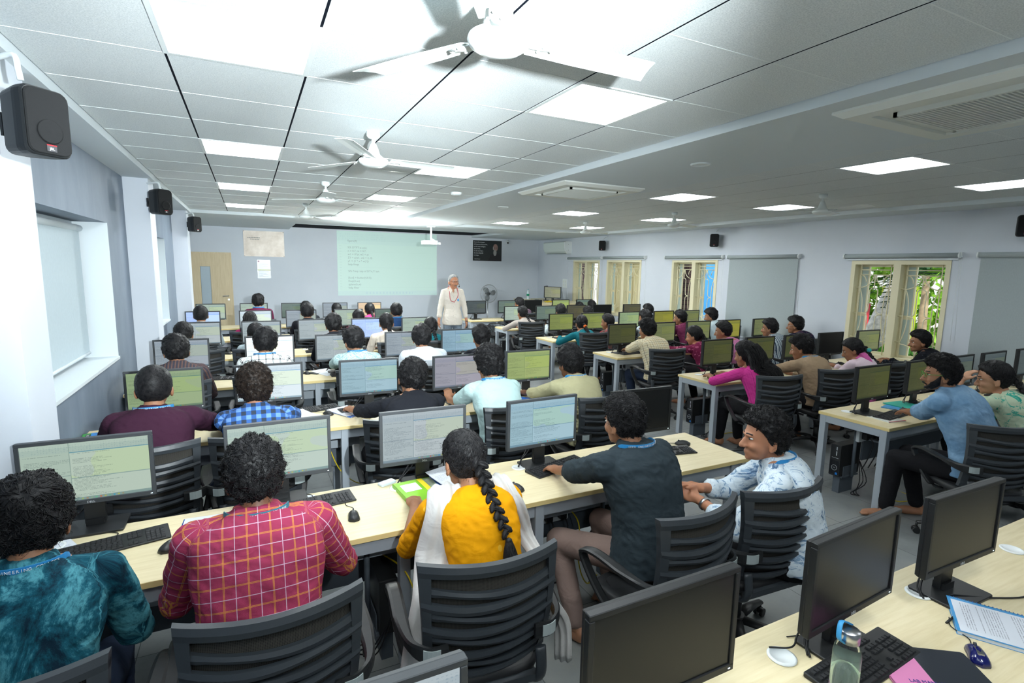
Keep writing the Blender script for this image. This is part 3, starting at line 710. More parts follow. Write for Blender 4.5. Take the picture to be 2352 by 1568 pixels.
# skirting line
b=MB(); b.box((-1.5,YB-.015,0),(XR,YB,.1)); struct(b.build('baseboard_front',plain(srgb(120,128,132),.5)))
# ---------------------------------------------------------------- outdoors
GR=plain(srgb(150,150,140),.9,nz=.2,bs=3); b=MB(); b.box((XR+.22,-8,-.35),(60,45,-.3)); struct(b.build('ground',GR))
def m_brick():
    N=NB('brick_facing',.8,.3); o=N.obj(); br=N.n.new('ShaderNodeTexBrick'); s=N.sep(o); v=N.comb(s[1],s[2],0); N.t.links.new(v,br.inputs['Vector'])
    br.inputs['Scale'].default_value=1; br.inputs['Brick Width'].default_value=.22; br.inputs['Row Height'].default_value=.1; br.inputs['Mortar Size'].default_value=.008
    br.inputs['Color1'].default_value=(*srgb(112,88,82),1); br.inputs['Color2'].default_value=(*srgb(130,104,98),1); br.inputs['Mortar'].default_value=(*srgb(70,58,56),1); N.col(br.outputs[0]); return N.m
BR=m_brick()
for k,(y0,y1,x0) in enumerate(((5.2,5.75,8.98),(9.25,10.15,9.2),(14.0,14.9,9.2))):
    m=MB(); m.box((x0,y0,-.3),(x0+(.17 if y0<6 else .35),y1,3.6)); tag(m.build('brick_pillar',BR),'brown brick pillar outside the %s'%['palm window','window showing the blue shed','window beside the wall air conditioner'][k],'pillar','brown brick pillars outside')
# blue corrugated shed
m=MB(); n=60; ring0=[];ring1=[]
BLU=plain(srgb(70,150,205),.5)
for i in range(n+1):
    y=10.5+i*9/n; x=14.0+.05*math.sin(i*1.6); ring0.append((x,y,-.3)); ring1.append((x,y,4.6))
rb=[(x+.05,y,z) for x,y,z in ring1]; rb0=[(x+.05,y,z) for x,y,z in ring0]
m.loft([ring0,ring1,rb,rb0],False,False,closed=False,smooth=True); o=m.build('shed',BLU,fix=True); tag(o,'blue corrugated metal shed wall seen through the third right window','shed')
m=MB(); m.cyl((13.8,14.3,-.3),.07,4.9,12); tag(m.build('drain_pipe',WHITE),'white vertical pipe before the blue shed','pipe')
m=MB(); m.box((19,19,-.3),(20,30,7)); tag(m.build('far_building',plain(srgb(235,236,232),.8)),'pale building far outside the window beside the air conditioner','building')
# garden: trees, palms
LEAF=plain(srgb(70,130,40),.6,.3,nz=.4,bs=4); LEAFD=plain(srgb(36,84,34),.5,.4,nz=.3,bs=4); LEAFY=plain(srgb(140,190,60),.6,.3,nz=.3,bs=4); BARK=plain(srgb(170,150,120),.9,nz=.3,bs=9,bumpy=.5); BARKW=plain(srgb(205,200,190),.9,nz=.3,bs=12,bumpy=.6)
def frond(m,p,d,L,w,droop,n=16):
    p=np.array(p,float); d=nrm(d); side=nrm(np.cross(d,(0,0,1)))
    sp=[p+d*L*u+np.array((0,0,-droop*L*u*u)) for u in np.linspace(0,1,n)]
    m.tube(sp,[.012*(1-.7*u) for u in np.linspace(0,1,n)],4)
    for i in range(1,n):
        u=i/n; l=w*math.sin(PI*min(1,u*.9+.1))
        for s in(-1,1):
            a=sp[i]; e=a+side*s*l+d*l*.55+np.array((0,0,-.35*l)); q=d*.018
            m.add([a-q,a+q,(a+e)/2+q*.9+np.array((0,0,.01)),e,(a+e)/2-q*.9],[(0,1,2,3,4)],False)
def palm(x,y,h,n,L,mat,label,w=.3):
    t=empty('palm_tree',(x,y,-.3)); tag(t,label,'palm','palms and shrubs in the garden')
    m=MB(); m.tube([(0,0,0),(.02,0,h*.5),(0,.02,h)],[.09,.075,.05],12); m.build('trunk',BARK,t)
    m=MB()
    for k in range(n):
        a=2*PI*k/n+rnd.random()*.5; el=rnd.uniform(.15,1.1); frond(m,(0,0,h+.02*k/n),(math.cos(a)*math.cos(el),math.sin(a)*math.cos(el),math.sin(el)),L*rnd.uniform(.8,1.15),w,rnd.uniform(.35,.7))
    m.build('fronds',mat,t)
palm(10.6,5.05,2.3,12,1.6,LEAFD,'tall dark palm outside the right half of the palm window')
palm(11.4,5.75,2.9,11,1.5,LEAF,'green palm behind the sloping trunk outside')
palm(9.75,4.45,.75,10,.8,LEAF,'young low palm close to the palm window',.2)
palm(12.2,12.9,.55,9,1.2,LEAF,'low palm plant before the blue shed',.18)
palm(11.3,4.3,2.3,11,1.6,LEAFY,'yellow-green palm farther out in the garden')
t=empty('tree',(11.6,6.62,-.3)); tag(t,'pale-barked leaning tree outside the palm window','tree')
m=MB(); m.tube([(0,0,0),(.1,-.25,1.2),(.25,-.6,2.6),(.3,-.8,4)],[.28,.2,.16,.12],14); m.build('trunk',BARKW,t)
def foliage(x,y,z,R,n,mat,label,sz=.14):
    m=MB(); 
    for k in range(n):
        v=nr.normal(size=3); v/=np.linalg.norm(v); p=np.array((x,y,z))+v*np.array(R)*nr.uniform(.45,1)**.5
        a=nrm(nr.normal(size=3)); c=nrm(np.cross(a,nr.normal(size=3))); s=sz*nr.uniform(.6,1.3)
        m.add([p-a*s,p+c*s*.45,p+a*s,p-c*s*.45],[(0,1,2,3)])
    o=m.build('leafy_tree' if z>1 else 'bush',mat,None,fix=False); tag(o,label,'tree' if z>1 else 'bush'); return o
foliage(18.5,8.5,4.4,(2.4,5,2.6),5200,LEAFY,'bright green tree foliage high beyond the garden',.16)
foliage(16.0,8.0,1.5,(1.0,3.2,1.6),2600,LEAFY,'mid-height bright green tree foliage beyond the leaning trunk',.16)
foliage(13.5,7.2,4.2,(1.4,1.8,1.1),2200,LEAFD,'dark leaves hanging above the leaning tree',.17)
foliage(11.5,5.3,.1,(1.2,1.6,.5),900,LEAF,'low green bushes at the foot of the palms',.13)
b=MB(); b.box((22,4,-.3),(22.3,9.5,1.0)); tag(b.build('garden_wall',plain(srgb(225,130,60),.8,nz=.1,bs=.6)),'low orange painted wall far across the garden','wall')
b=MB(); b.box((27,2,-.3),(27.3,22,2.6)); tag(b.build('boundary_wall',plain(srgb(232,232,226),.8)),'long pale boundary wall behind the garden trees','wall')
m=MB(); m.box((14.5,7.3,-.3),(15.0,7.9,1.7)); tag(m.build('yellow_post',plain(srgb(190,205,60),.6)),'yellow-green painted post outside behind the palms','post')
# parked red car (far)
t=empty('car',(15.5,9.6,-.3),.5); tag(t,'red car parked beyond the leaning tree outside','car')
m=MB(); m.loft([[(x,y,z) for x,z in((-1.9,.35),(1.9,.35),(1.95,.8),(1.1,.95),(.5,1.45),(-1.0,1.5),(-1.7,1.0),(-1.95,.8))] for y in(-.8,.8)],smooth=False); m.build('body',plain(srgb(190,30,40),.3,.5),t)
for sx in(-1.2,1.2):
    m=MB(); m.cyl((sx,-.85,.32),.32,.2,20,axis=1); w_=m.build('wheel',BLK,t); m=MB(); m.cyl((sx,-.87,.32),.19,.05,14,axis=1); m.build('hub',METAL,w_)
m=MB(); m.loft([[(x,y,z) for x,z in((1.0,.98),(.5,1.4),(-.95,1.44),(-1.5,1.02))] for y in(-.81,-.805)],smooth=False); m.build('side_glass',plain((.02,.03,.04),.1,.6),t)
# white motor scooter by the shed
t=empty('motor_scooter',(12.9,14.0,-.3),1.2); tag(t,'white motor scooter parked in front of the blue shed','scooter')
WS=plain(srgb(235,238,240),.3,.5)
m=MB(); m.tube([(-.6,0,.55),(-.3,0,.6),(.0,0,.45),(.25,0,.35),(.45,0,.6),(.5,0,.9)],[.13,.19,.15,.09,.14,.1],14); m.build('body',WS,t)
m=MB(); m.tube([(-.65,0,.78),(-.2,0,.8)],[.1,.13],12,flat=(1,.5)); m.build('seat',BLK,t)
m=MB(); m.tube([(.45,-.3,1.05),(.5,0,1.0),(.45,.3,1.05)],.018,8); m.build('handlebar',BLK,t)
for sx in(-.55,.65):
    m=MB(); m.cyl((sx,-.05,.25),.25,.1,22,axis=1); m.build('wheel',BLK,t)
# ================================================================== DESKS
def rowy(r): return 2.343+1.784*(r-1)
DD=.6
LXC=[-.67,.10,.85,1.62,2.385]; RXC=[4.985,5.74,6.45,7.16,8.02]
SOCK=plain(srgb(214,220,222),.5,.4)
GROM=plain(srgb(236,240,240),.4,.5)
def desk(x0,x1,y,label,legs,group,grom=(),light=True):
    t=empty('computer_desk',((x0+x1)/2,y,0)); tag(t,label,'desk',group); w=(x1-x0)/2; cx=(x0+x1)/2
    m=MB(); m.rbox((-w,0,.722),(w,DD,.75),.006); m.v=[v for v in m.v]; o=m.build('desktop',[MAPLE],t)
    m=MB(); m.box((-w-.001,-.0015,.7235),(w+.001,.0,.7485)); m.box((-w-.0015,0,.7235),(-w,DD,.7485)); m.box((w,0,.7235),(w+.0015,DD,.7485)); m.build('edge_band',EDGE,o)
    m=MB(); m.box((-w+.03,.03,.645),(w-.03,.055,.7215)); m.box((-w+.03,DD-.055,.645),(w-.03,DD-.03,.7215)); m.build('frame_rail',DESKG,t)
    for lx in legs:
        q=lx-cx
        for yy in(.015,DD-.07):
            m=MB(); m.rbox((q-.027,yy,.02),(q+.027,yy+.055,.7215),.004,2); lg=m.build('leg',DESKG,t); f=MB(); f.cyl((q,yy+.028,0),.02,.022,12); f.build('foot',BLK,lg)
        m=MB(); m.box((q-.025,.07,.66),(q+.025,DD-.07,.7215)); m.build('side_rail',DESKG,t)
    pi=.34 if x0>4 else .05
    m=MB(); m.box((-w+pi,.37,.30),(w-.05,.388,.64)); m.build('modesty_panel',DARKP,t)
    m=MB(); m.box((-w+pi+.01,.25,.50),(w-.06,.37,.515)); m.box((-w+pi+.01,.245,.50),(w-.06,.252,.60)); m.build('cable_tray',DESKG,t)
    for gx in grom:
        m=MB(); m.lathe([(.0,.7505),(.045,.7505),(.046,.754),(.036,.757),(.034,.752),(.0,.752)],(gx-cx,.47,0),24); m.build('cable_grommet',GROM,t)
    return t
ROWN=['nearest','second','third','fourth','fifth','farthest']
def sock(x,y,z,label):
    t=empty('power_socket',(x,y,z)); tag(t,label,'socket','white power socket boxes under the desks')
    m=MB(); m.rbox((-.16,-.03,-.055),(.16,0,.055),.008,axis=1); m.build('plate',SOCK,t)
    for k in(-.1,0,.1):
        m=MB(); m.rbox((k-.022,-.075,-.03),(k+.022,-.03,.03),.008,axis=1); m.tube(curve_pts([(k,-.075,0),(k,-.12,-.05),(k+.02,-.08,-.2),(k+.05,-.02,-.33)],16),.005,6); m.build('plug',BLK,t)
    return t
for r in range(1,7):
    y=rowy(r)
    if r<6 or True:
        desk(XL+.02,.83,y,'long maple desk by the left wall, %s left row'%ROWN[r-1],(XL+.12,.62),'maple desks of the left block',[c-.15 for c in LXC[:2]])
        desk(.835,2.99,y,'long maple desk at the aisle end of the %s left row'%ROWN[r-1],(1.37,2.87),'maple desks of the left block',[c-.15 for c in LXC[2:]])
    if r<6:
        desk(4.63,6.55,y,'maple desk at the aisle end of the %s right row'%ROWN[r-1],(4.66,6.45),'maple desks of the right block',[c-.15 for c in RXC[:2]])
        desk(6.555,8.46,y,'maple desk by the windows in the %s right row'%ROWN[r-1],(6.65,8.36),'maple desks of the right block',[c-.15 for c in RXC[2:]])
desk(4.55,5.28,rowy(6),'small maple desk beside the standing teacher, before the screen',(4.58,5.22),'maple desks of the right block')
desk(5.3,8.0,rowy(6),'maple desk in the farthest right row by the corner cupboard',(5.36,7.9),'maple desks of the right block')
desk(.30,4.2,rowy(0)-.03,'maple desk in the bottom right foreground with bottle and notebook',(.4,2.0,4.1),'maple desks of the foreground',(1.51,2.32,3.1))
for r in range(1,6):
    y=rowy(r)+.36
    if r<4: sock(5.02 if r>1 else 4.98,y,.56,'white power socket box under the %s right desk at the aisle'%ROWN[r-1])
    if r<3:
        sock(.95,y,.47,'white power socket box under the %s left desk below the third seat'%ROWN[r-1]); sock(1.60,y,.47,'white power socket box under the %s left desk below the fourth seat'%ROWN[r-1])
# ================================================================== MONITORS
MONLOG=plain(srgb(190,196,200),.4,.5)
def make_monitor(bez,on):
    t=empty('desktop_monitor')
    b=MB(); w,z0,z1=.2525,.13,.445
    s=.017
    b.box((-w,-.022,z1-s),(w,.0,z1)); b.box((-w,-.022,z0),(w,.0,z0+s+.006)); b.box((-w,-.022,z0+s),(-w+s,.0,z1-s)); b.box((w-s,-.022,z0+s),(w,.0,z1-s))
    b.loft([[(sx*a,y,(z0+z1)/2+sz*h) for sx,sz in((1,1),(-1,1),(-1,-1),(1,-1))] for a,h,y in((w,(z1-z0)/2,0),(w-.004,(z1-z0)/2-.004,.016),(w*.72,.10,.034),(w*.5,.07,.045))],smooth=False)
    bevel(b.build('bezel',bez,t),.002,1)
    uvbox((-w+s-.001,-.017,z0+s+.004),(w-s+.001,-.014,z1-s+.001),'screen',SCREEN if on else SCROFF,t)
    n=MB(); n.box((-.04,.02,.02),(.04,.045,.30)); n.box((-.035,.008,.005),(.035,.05,.04)); n.build('neck',BLK,t)
    m=MB(); m.rbox((-.125,-.085,0),(.125,.095,.012),.012,2); m.build('base',BLK,t)
    text('DELL',.014,MONLOG,t,(0,-.0235,z0+.0105),(PI/2,0,0),'badge_letters')
    l=MB(); l.box((w-.022,-.0228,z0+.009),(w-.014,-.022,z0+.012)); l.build('power_light',glow((.7,.9,1),1.5),t)
    c=MB(); c.tube(curve_pts([(-.02,.045,.25),(-.06,.06,.12),(-.12,.05,.03),(-.15,.02,.004)],16),.004,5); c.tube(curve_pts([(.0,.045,.25),(-.04,.07,.1),(-.1,.07,.03),(-.148,.03,.004)],16),.0035,5); c.build('monitor_cable',CABLE,t)
    return t
MON=[make_monitor(BEZ,1),make_monitor(BEZB,1),make_monitor(BEZB,0)]
for m_ in MON: m_.location=(0,0,0)
used=[0,0,0]
def place(protos,idx,used,loc,rz):
    if not used[idx]: used[idx]=1; o=protos[idx]; o.location=loc; o.rotation_euler=(0,0,rz); return o
    return dup(protos[idx],loc,rz)
TINT={'g':(.50,.60,.50),'g2':(.55,.66,.58),'b':(.40,.58,.66),'b2':(.33,.50,.62),'gy':(.50,.56,.58),'gy2':(.40,.45,.50),'w':(1.35,1.4,1.4),'w2':(.85,.95,1.0),'bl':(.62,.80,1.35),'or':(1.1,.78,.5),'dg':(.18,.24,.20),
 'ol':(.26,.30,.09),'ol2':(.19,.21,.09),'ol3':(.075,.08,.03),'ol4':(.30,.28,.05),'br':(.11,.10,.06),'pu':(.40,.38,.44),'gn':(.34,.44,.24),'dgr':(.09,.11,.11),'ys':(.40,.48,.18)}
def monitor(x,y,tint,label,rz=0,kind=None,dark=False,z=.75):
    idx=kind if kind is not None else (1 if dark else 0)
    o=place(MON,idx,used,(x,y,z),rz)
    tag(o,label,'monitor','black-framed desktop monitors')
    if tint:
        for c in kids(o,'screen'): c.color=(*TINT[tint],1)
    return o
# ================================================================== KEYBOARDS, MICE, TOWERS
def make_keyboard():
    t=empty('keyboard'); m=MB(); m.loft([[(sx*.222,y,z) for sx,y,z in((1,-.068,z0),(-1,-.068,z0),(-1,.068,z1),(1,.068,z1))] for z0,z1 in((0,0),(.010,.018),)],smooth=False); bevel(m.build('case',BLK,t),.003,1)
    k=MB()
    def key(x,y,w,d=.0155):
        zz=.0105+(y+.068)/.136*.008; k.loft([[(x+sx*a,y+sy*b_,z) for sx,sy in((1,1),(-1,1),(-1,-1),(1,-1))] for a,b_,z in((w/2,d/2,zz),(w/2-.0015,d/2-.0018,zz+.005))],False,True,smooth=False)
    for r_ in range(6):
        y=-.052+.0193*r_+(.004 if r_==5 else 0)
        if r_==0: 
            for x,w in((-.2,.022),(-.177,.018),(-.156,.018),(-.092,.1),(-.028,.018),(-.007,.018),(.014,.018),(.036,.02)): key(x,y,w)
        else:
            n=14
            for i in range(n): key(-.205+i*.0182+(.002*(r_%3)),y,.0158)
        for i in range(3): key(.072+i*.0182,y,.0158) if r_ in(0,3,4,5) or (r_==1 and i==1) else None
        if r_<5:
            for i in range(4): key(.139+i*.0182,y,.0158)
    k.build('keys',BLK2,t)
    c=MB(); c.tube(curve_pts([(0.02,.068,.008),(.03,.12,.004),(-.03,.17,.004),(-.10,.2,.004)],16),.0022,5); c.build('cable',CABLE,t)
    return t
def make_mouse():
    t=empty('computer_mouse'); m=MB(); rings=[]
    for u in np.linspace(0,1,13):
        y=-.055+.11*u; w=.031*math.sqrt(max(.0,1-(2*u-1)**4))*(.93+.1*math.cos(u*5)); h=.036*math.sin(PI*min(1,.12+u*.8))**.8
        rings.append([(max(w,.002)*math.cos(a),y,max(h,.004)*max(0,math.sin(a))*.95+.001) for a in np.linspace(0,2*PI,17)[:-1]])
    m.loft(rings); m.build('body',BLK,t)
    w=MB(); w.cyl((-.0035,.028,.029),.007,.007,12,axis=0); w.build('scroll_wheel',CHARC,t)
    c=MB(); c.tube(curve_pts([(0,.054,.008),(.005,.10,.004),(-.03,.15,.004),(-.02,.21,.004)],16),.0018,5); c.build('cable',CABLE,t)
    return t
KB=make_keyboard(); MS=make_mouse(); kbu=[0]; msu=[0]
def keyboard(x,y,label,rz=0,z=.75): o=place([KB],0,kbu,(x,y,z),rz); return tag(o,label,'keyboard','black computer keyboards')
def mouse(x,y,label,rz=0,z=.75): o=place([MS],0,msu,(x,y,z),rz); return tag(o,label,'mouse','black computer mice')
def make_tower():
    t=empty('computer_tower'); m=MB(); m.box((-.047,-.145,.17),(.047,.145,.46)); bevel(m.build('case',BLK,t),.004,2)
    f=MB(); f.box((-.046,-.150,.172),(.046,-.145,.458)); f.build('front_panel',BLK2,t)
    g=MB()
    for i in range(22):
        for j in range(8): 
            z=.185+i*.0058; x=-.036+j*.0103; g.box((x-.003,-.1508,z),(x+.003,-.15,z+.003))
    g.build('vent_holes',DK,t)
    d=MB(); d.tube([(.024*math.cos(a),-.1512,.245+.024*math.sin(a)) for a in np.linspace(0,2*PI,25)],.0018,4,caps=False); dd=d.build('badge_ring',MONLOG,t); text('DELL',.012,MONLOG,dd,(0,-.152,.245),(PI/2,0,0))
    p=MB(); p.box((-.03,-.1512,.335),(.03,-.15,.338)); p.box((.006,-.1512,.36),(.014,-.15,.40)); p.box((.006,-.1512,.41),(.014,-.15,.44)); p.build('drive_slots',MONLOG,t)
    s=MB(); s.box((.012,-.1515,.182),(.032,-.15,.204)); s.build('sticker',plain(srgb(20,110,190),.4),t)
    s=MB(); s.box((-.06,-.12,.155),(.06,.12,.168)); s.box((.05,-.10,.16),(.056,.10,.26)); s.tube([(.075,.0,.16),(.075,.0,.62)],.014,10); s.box((-.03,-.1,.0),(.03,.1,.155)); s.build('holder',DARKP,t)
    c=MB(); 
    for k in range(3): c.tube(curve_pts([(-.02+.02*k,.145,.42),(0,.2,.3),(.06+.03*k,.16,.1),(.1,.05-.04*k,.02),(.16,.0,.012)],20),.004,5)
    c.build('cable',CABLE,t)
    return t
TW=make_tower(); twu=[0]
def tower(x,y,label,rz=0): o=place([TW],0,twu,(x,y,0),rz); return tag(o,label,'computer tower','black computer towers under the desks')
# ================================================================== CHAIR
def make_chair():
    t=empty('office_chair')
    # backrest surface
    def S(u,z,off=0.0):
        k=(z-.50)/.47; y=-.235-.055*k-.03*math.sin(PI*k)+.075*u*u; y+=off*-1
        w=.235+.03*k
        return np.array((u*w,y,z))
    b=MB()
    def band(z0f,z1f,u0=-1,u1=1,th=.012,out=.006,n=22):
        rings=[]
        for u in np.linspace(u0,u1,n):
            a,c=z0f(u),z1f(u); p0,p1=S(u,a,out),S(u,c,out); q0,q1=S(u,a,out-th),S(u,c,out-th); m0=S(u,(a+c)/2,out+.006)
            rings.append([p0,m0,p1,q1,q0])
        b.loft(rings,smooth=False)
    # top rail
    band(lambda u:.932,lambda u:.972+.004*abs(u),th=.026,out=.012)
    # side rails
    for s in(-1,1):
        rings=[]
        for z in np.linspace(.50,.955,12):
            wv=.05-.012*math.sin(PI*(z-.5)/.45)
            rings.append([S(s*1.0,z,.012),S(s*(1-wv*3.2),z,.012),S(s*(1-wv*3.2),z,-.012),S(s*1.0,z,-.012)])
        b.loft(rings,smooth=False)
    # wavy slats
    zs=[.880,.835,.787,.739,.690,.640,.590,.538]
    for i,z in enumerate(zs):
        ph=1 if i%2 else -1
        sag=.020 if i<7 else .012
        band(lambda u,z=z,ph=ph:z-.0165-sag*(1-u*u)+.009*ph*math.sin(u*2.6)+(.0 if abs(u)<.8 else -.004),lambda u,z=z,ph=ph:z+.0125-sag*(1-u*u)+.004*ph*math.sin(u*2.6+.5),th=.016,out=.008+.003*ph)
    b.build('backrest',CHARC,t)
    g=MB(); rings=[[S(u,z,-.014) for z in np.linspace(.52,.95,10)] for u in np.linspace(-.93,.93,14)]; 
    g.loft(rings,False,False,closed=False); o=g.build('back_mesh',MESHM,t,fix=False); sm=o.modifiers.new('s','SOLIDIFY'); sm.thickness=.003
    # seat
    s=MB(); rings=[]
    for z,k in((.425,.86),(.435,.97),(.46,1.0),(.475,.985),(.482,.93),(.474,.80)):
        ring=[]
        for a in np.linspace(0,2*PI,33)[:-1]:
            x=.245*k*np.sign(math.cos(a))*abs(math.cos(a))**.45; y=.235*k*np.sign(math.sin(a))*abs(math.sin(a))**.5
            ring.append((x,y+.01,z-(.03*max(0,(y-.13)/.1) if y>.13 else 0)))
        rings.append(ring)
    s.loft(rings); s.build('seat',BLK2,t)
    f=MB(); f.rbox((-.12,-.14,.39),(.12,.12,.425),.03); f.build('seat_plate',BLK,t)
    # uprights joining seat and back
    u=MB()
    for sx in(-1,1): u.tube(curve_pts([(sx*.19,-.06,.41),(sx*.20,-.2,.40),(sx*.205,-.245,.46),(sx*.205,-.235,.56)],16),.026,8,flat=(.9,.45))
    u.box((-.205,-.245,.425),(.205,-.215,.455)); u.build('back_support',CHARC,t)
    for sx in(-1,1):
        a=MB(); pts=curve_pts([(sx*.165,-.268,.655),(sx*.235,-.262,.655),(sx*.285,-.20,.66),(sx*.30,-.08,.675),(sx*.30,.08,.685),(sx*.30,.165,.672),(sx*.298,.195,.635),(sx*.285,.12,.52),(sx*.26,.04,.43),(sx*.20,.0,.405)],50)
        n=len(pts); rr=[.030 if i<n*.62 else .024 for i in range(n)]
        # flattened band: wide sideways on the rest, tall at the back
        rings=[]; P=[np.array(p) for p in pts]
        for i in range(n):
            T=nrm(P[min(i+1,n-1)]-P[max(i-1,0)]); f_=i/n
            up=np.array((0,0,1.)); side=nrm(np.cross(T,up)) if abs(T[2])<.9 else np.array((sx*1.,0,0))
            if abs(T[2])>.5: side=np.array((1.,0,0))
            vup=nrm(np.cross(side,T)); 
            if vup[2]<0 and abs(T[2])<.5: vup=-vup
            if f_<.16: ws,hs=.008,.030
            elif f_<.34: k=(f_-.16)/.18; ws,hs=.008+.018*k,.030-.020*k
            elif f_<.62: ws,hs=.027,.010
            else: ws,hs=.022,.009
            rings.append([P[i]+side*ws*a_+vup*hs*c_ for a_,c_ in((1,.6),(.6,1),(-.6,1),(-1,.6),(-1,-.6),(-.6,-1),(.6,-1),(1,-.6))])
        a.loft(rings,smooth=False); ar=a.build('armrest',BLK,t)
        q=MB(); 
        if True:
            ring=[]
            i0=[i for i in range(n) if i/n<.03 or True][1]; idx=[i for i in range(n) if .035<i/n<.15]
            rg=[]
            for i in idx:
                T=nrm(P[min(i+1,n-1)]-P[max(i-1,0)]); side=nrm(np.cross(T,(0,0,1))); sgn=-1 if side[1]>0 else 1
                o_=side*sgn*.0105; rg.append([P[i]+o_+np.array((0,0,.022)),P[i]+o_-np.array((0,0,.022)),P[i]+o_*.7-np.array((0,0,.022)),P[i]+o_*.7+np.array((0,0,.022))])
            q.loft(rg,smooth=False); q.build('arm_badge',plain(srgb(158,168,168),.5,.4),ar)
    c=MB(); c.cyl((0,0,.12),.027,.16,16); c.cyl((0,0,.25),.018,.15,14); c.lathe([(.03,.26),(.034,.30),(.06,.39),(.0,.39)]); c.build('gas_lift',BLK,t)
    st=MB(); st.cyl((0,0,.085),.045,.06,16)
    for k in range(5):
        a_=2*PI*k/5+.3; d=np.array((math.cos(a_),math.sin(a_),0)); st.tube([d*.03+np.array((0,0,.12)),d*.16+np.array((0,0,.115)),d*.30+np.array((0,0,.085))],[.034,.03,.02],8,flat=(1,.6))
    st.build('star_base',BLK,t)
    for k in range(5):
        a_=2*PI*k/5+.3; d=np.array((math.cos(a_),math.sin(a_),0)); n_=np.array((-d[1],d[0],0)); cs=MB(); c0=d*.30+np.array((0,0,.026))
        for s_ in(-1,1): cs.tube([c0+n_*s_*.008,c0+n_*s_*.026],[.026,.025],14)
        cs.tube([c0+np.array((0,0,.02)),c0+np.array((0,0,.065))],.009,8); cs.ell(c0+np.array((0,0,.012)),(.022,.022,.02),nu=10,nv=6); cs.build('caster',BLK,t)
    return t
CH=make_chair(); chu=[0]
def chair(x,y,label,rz=0): o=place([CH],0,chu,(x,y,0),rz); return tag(o,label,'chair','black slatted office chairs')
# ================================================================== PAPER GOODS
def m_print():
    N=NB('printed_page',.75,.2); s=N.sep(N.obj()); x,y=s[0],s[1]; rows=N.mul(y,130); rf=N.ma('FRACT',rows); ri=N.ma('FLOOR',rows)
    t_=N.mul(N.rng(rf,.3,.65),N.gt(N.noise(N.comb(N.mul(x,420),N.mul(ri,3.1),0),1,1),.45)); t_=N.mul(t_,N.mul(N.lt(N.ma('ABSOLUTE',x),.088),N.lt(N.ma('ABSOLUTE',y),.125)))
    t_=N.mul(t_,N.gt(N.noise(N.comb(0,N.mul(ri,.31),1),1.5,0),.42)); N.col(N.mix(N.mul(t_,.55),srgb(216,220,228),srgb(60,64,84))); return N.m
PRINT=m_print()
def sheet(x,y,z,rz,label,w=.21,h=.297,th=.002,mat=None,name='paper_sheet',curl=0.0,cat='paper',group=None):
    m=MB(); n=8; top=[];bot=[]
    for j in range(n+1):
        v=-h/2+h*j/n; zc=curl*((j/n)**2)
        top.append([(-w/2,v,th+zc),(w/2,v,th+zc),(w/2,v,zc),(-w/2,v,zc)])
    m.loft(top,smooth=False); o=m.build(name,mat or PRINT,None,(x,y,z),(0,0,rz)); return tag(o,label,cat,group)
def notebook(x,y,z,rz,label,cov,w=.21,h=.297,th=.012,extra=None,open_=False,spiral=None):
    t=empty('notebook',(x,y,z),rz); tag(t,label,'notebook')
    m=MB(); m.box((-w/2+.003,-h/2+.003,.001),(w/2-.002,h/2-.003,th-.001)); m.build('pages',PAPER,t)
    m=MB(); m.box((-w/2,-h/2,0),(w/2,h/2,.001)); m.box((-w/2,-h/2,th-.001),(w/2,h/2,th)); m.box((-w/2-.001,-h/2,0),(-w/2+.002,h/2,th)); m.build('cover',cov,t)
    if spiral:
        m=MB(); 
        for k in range(26): yy=-h/2+.01+k*(h-.02)/25; m.tube([(-w/2+.006*math.cos(a),yy,th/2+(th/2+.003)*math.sin(a)) for a in np.linspace(0,2*PI,9)],.0009,4)
        m.build('spiral_binding',spiral,t)
    return t
def pen(x,y,z,rz,label,c):
    t=empty('pen',(x,y,z+.004),rz); tag(t,label,'pen'); m=MB(); m.tube([(-.065,0,0),(.045,0,0)],.004,8); m.build('barrel',c,t); m=MB(); m.tube([(.045,0,0),(.062,0,0)],[.0038,.001],8); m.build('tip',METAL,t); return t
# ================================================================== PEOPLE
SKIN={'m':srgb(158,112,84),'d':srgb(118,80,60),'l':srgb(190,142,112),'t':srgb(184,128,98)}
def m_skin(k):
    N=NB('skin_'+k,.5,.35); c=SKIN[k]; N.col(N.ramp(N.noise(N.obj(),9,4),[(.3,tuple(x*.86 for x in c)),(.7,tuple(min(1,x*1.06) for x in c))])); 
    N.b.inputs['Subsurface Weight'].default_value=.04; N.bump(N.noise(N.obj(),260,2),.08,.001); return N.m
SKM={k:m_skin(k) for k in SKIN}
def m_hair(nm,c1,c2,r=.5):
    N=NB(nm,r,.2); N.col(N.ramp(N.noise(N.obj(),55,3),[(.35,c1),(.75,c2)])); N.bump(N.noise(N.obj(),190,3),.35,.003); return N.m
HAIR=m_hair('black_hair',(.006,.006,.007),(.022,.021,.022)); HAIRB=m_hair('dark_brown_hair',(.010,.007,.006),(.035,.024,.018)); HAIRG=m_hair('grey_hair',(.25,.25,.25),(.55,.55,.54),.6)
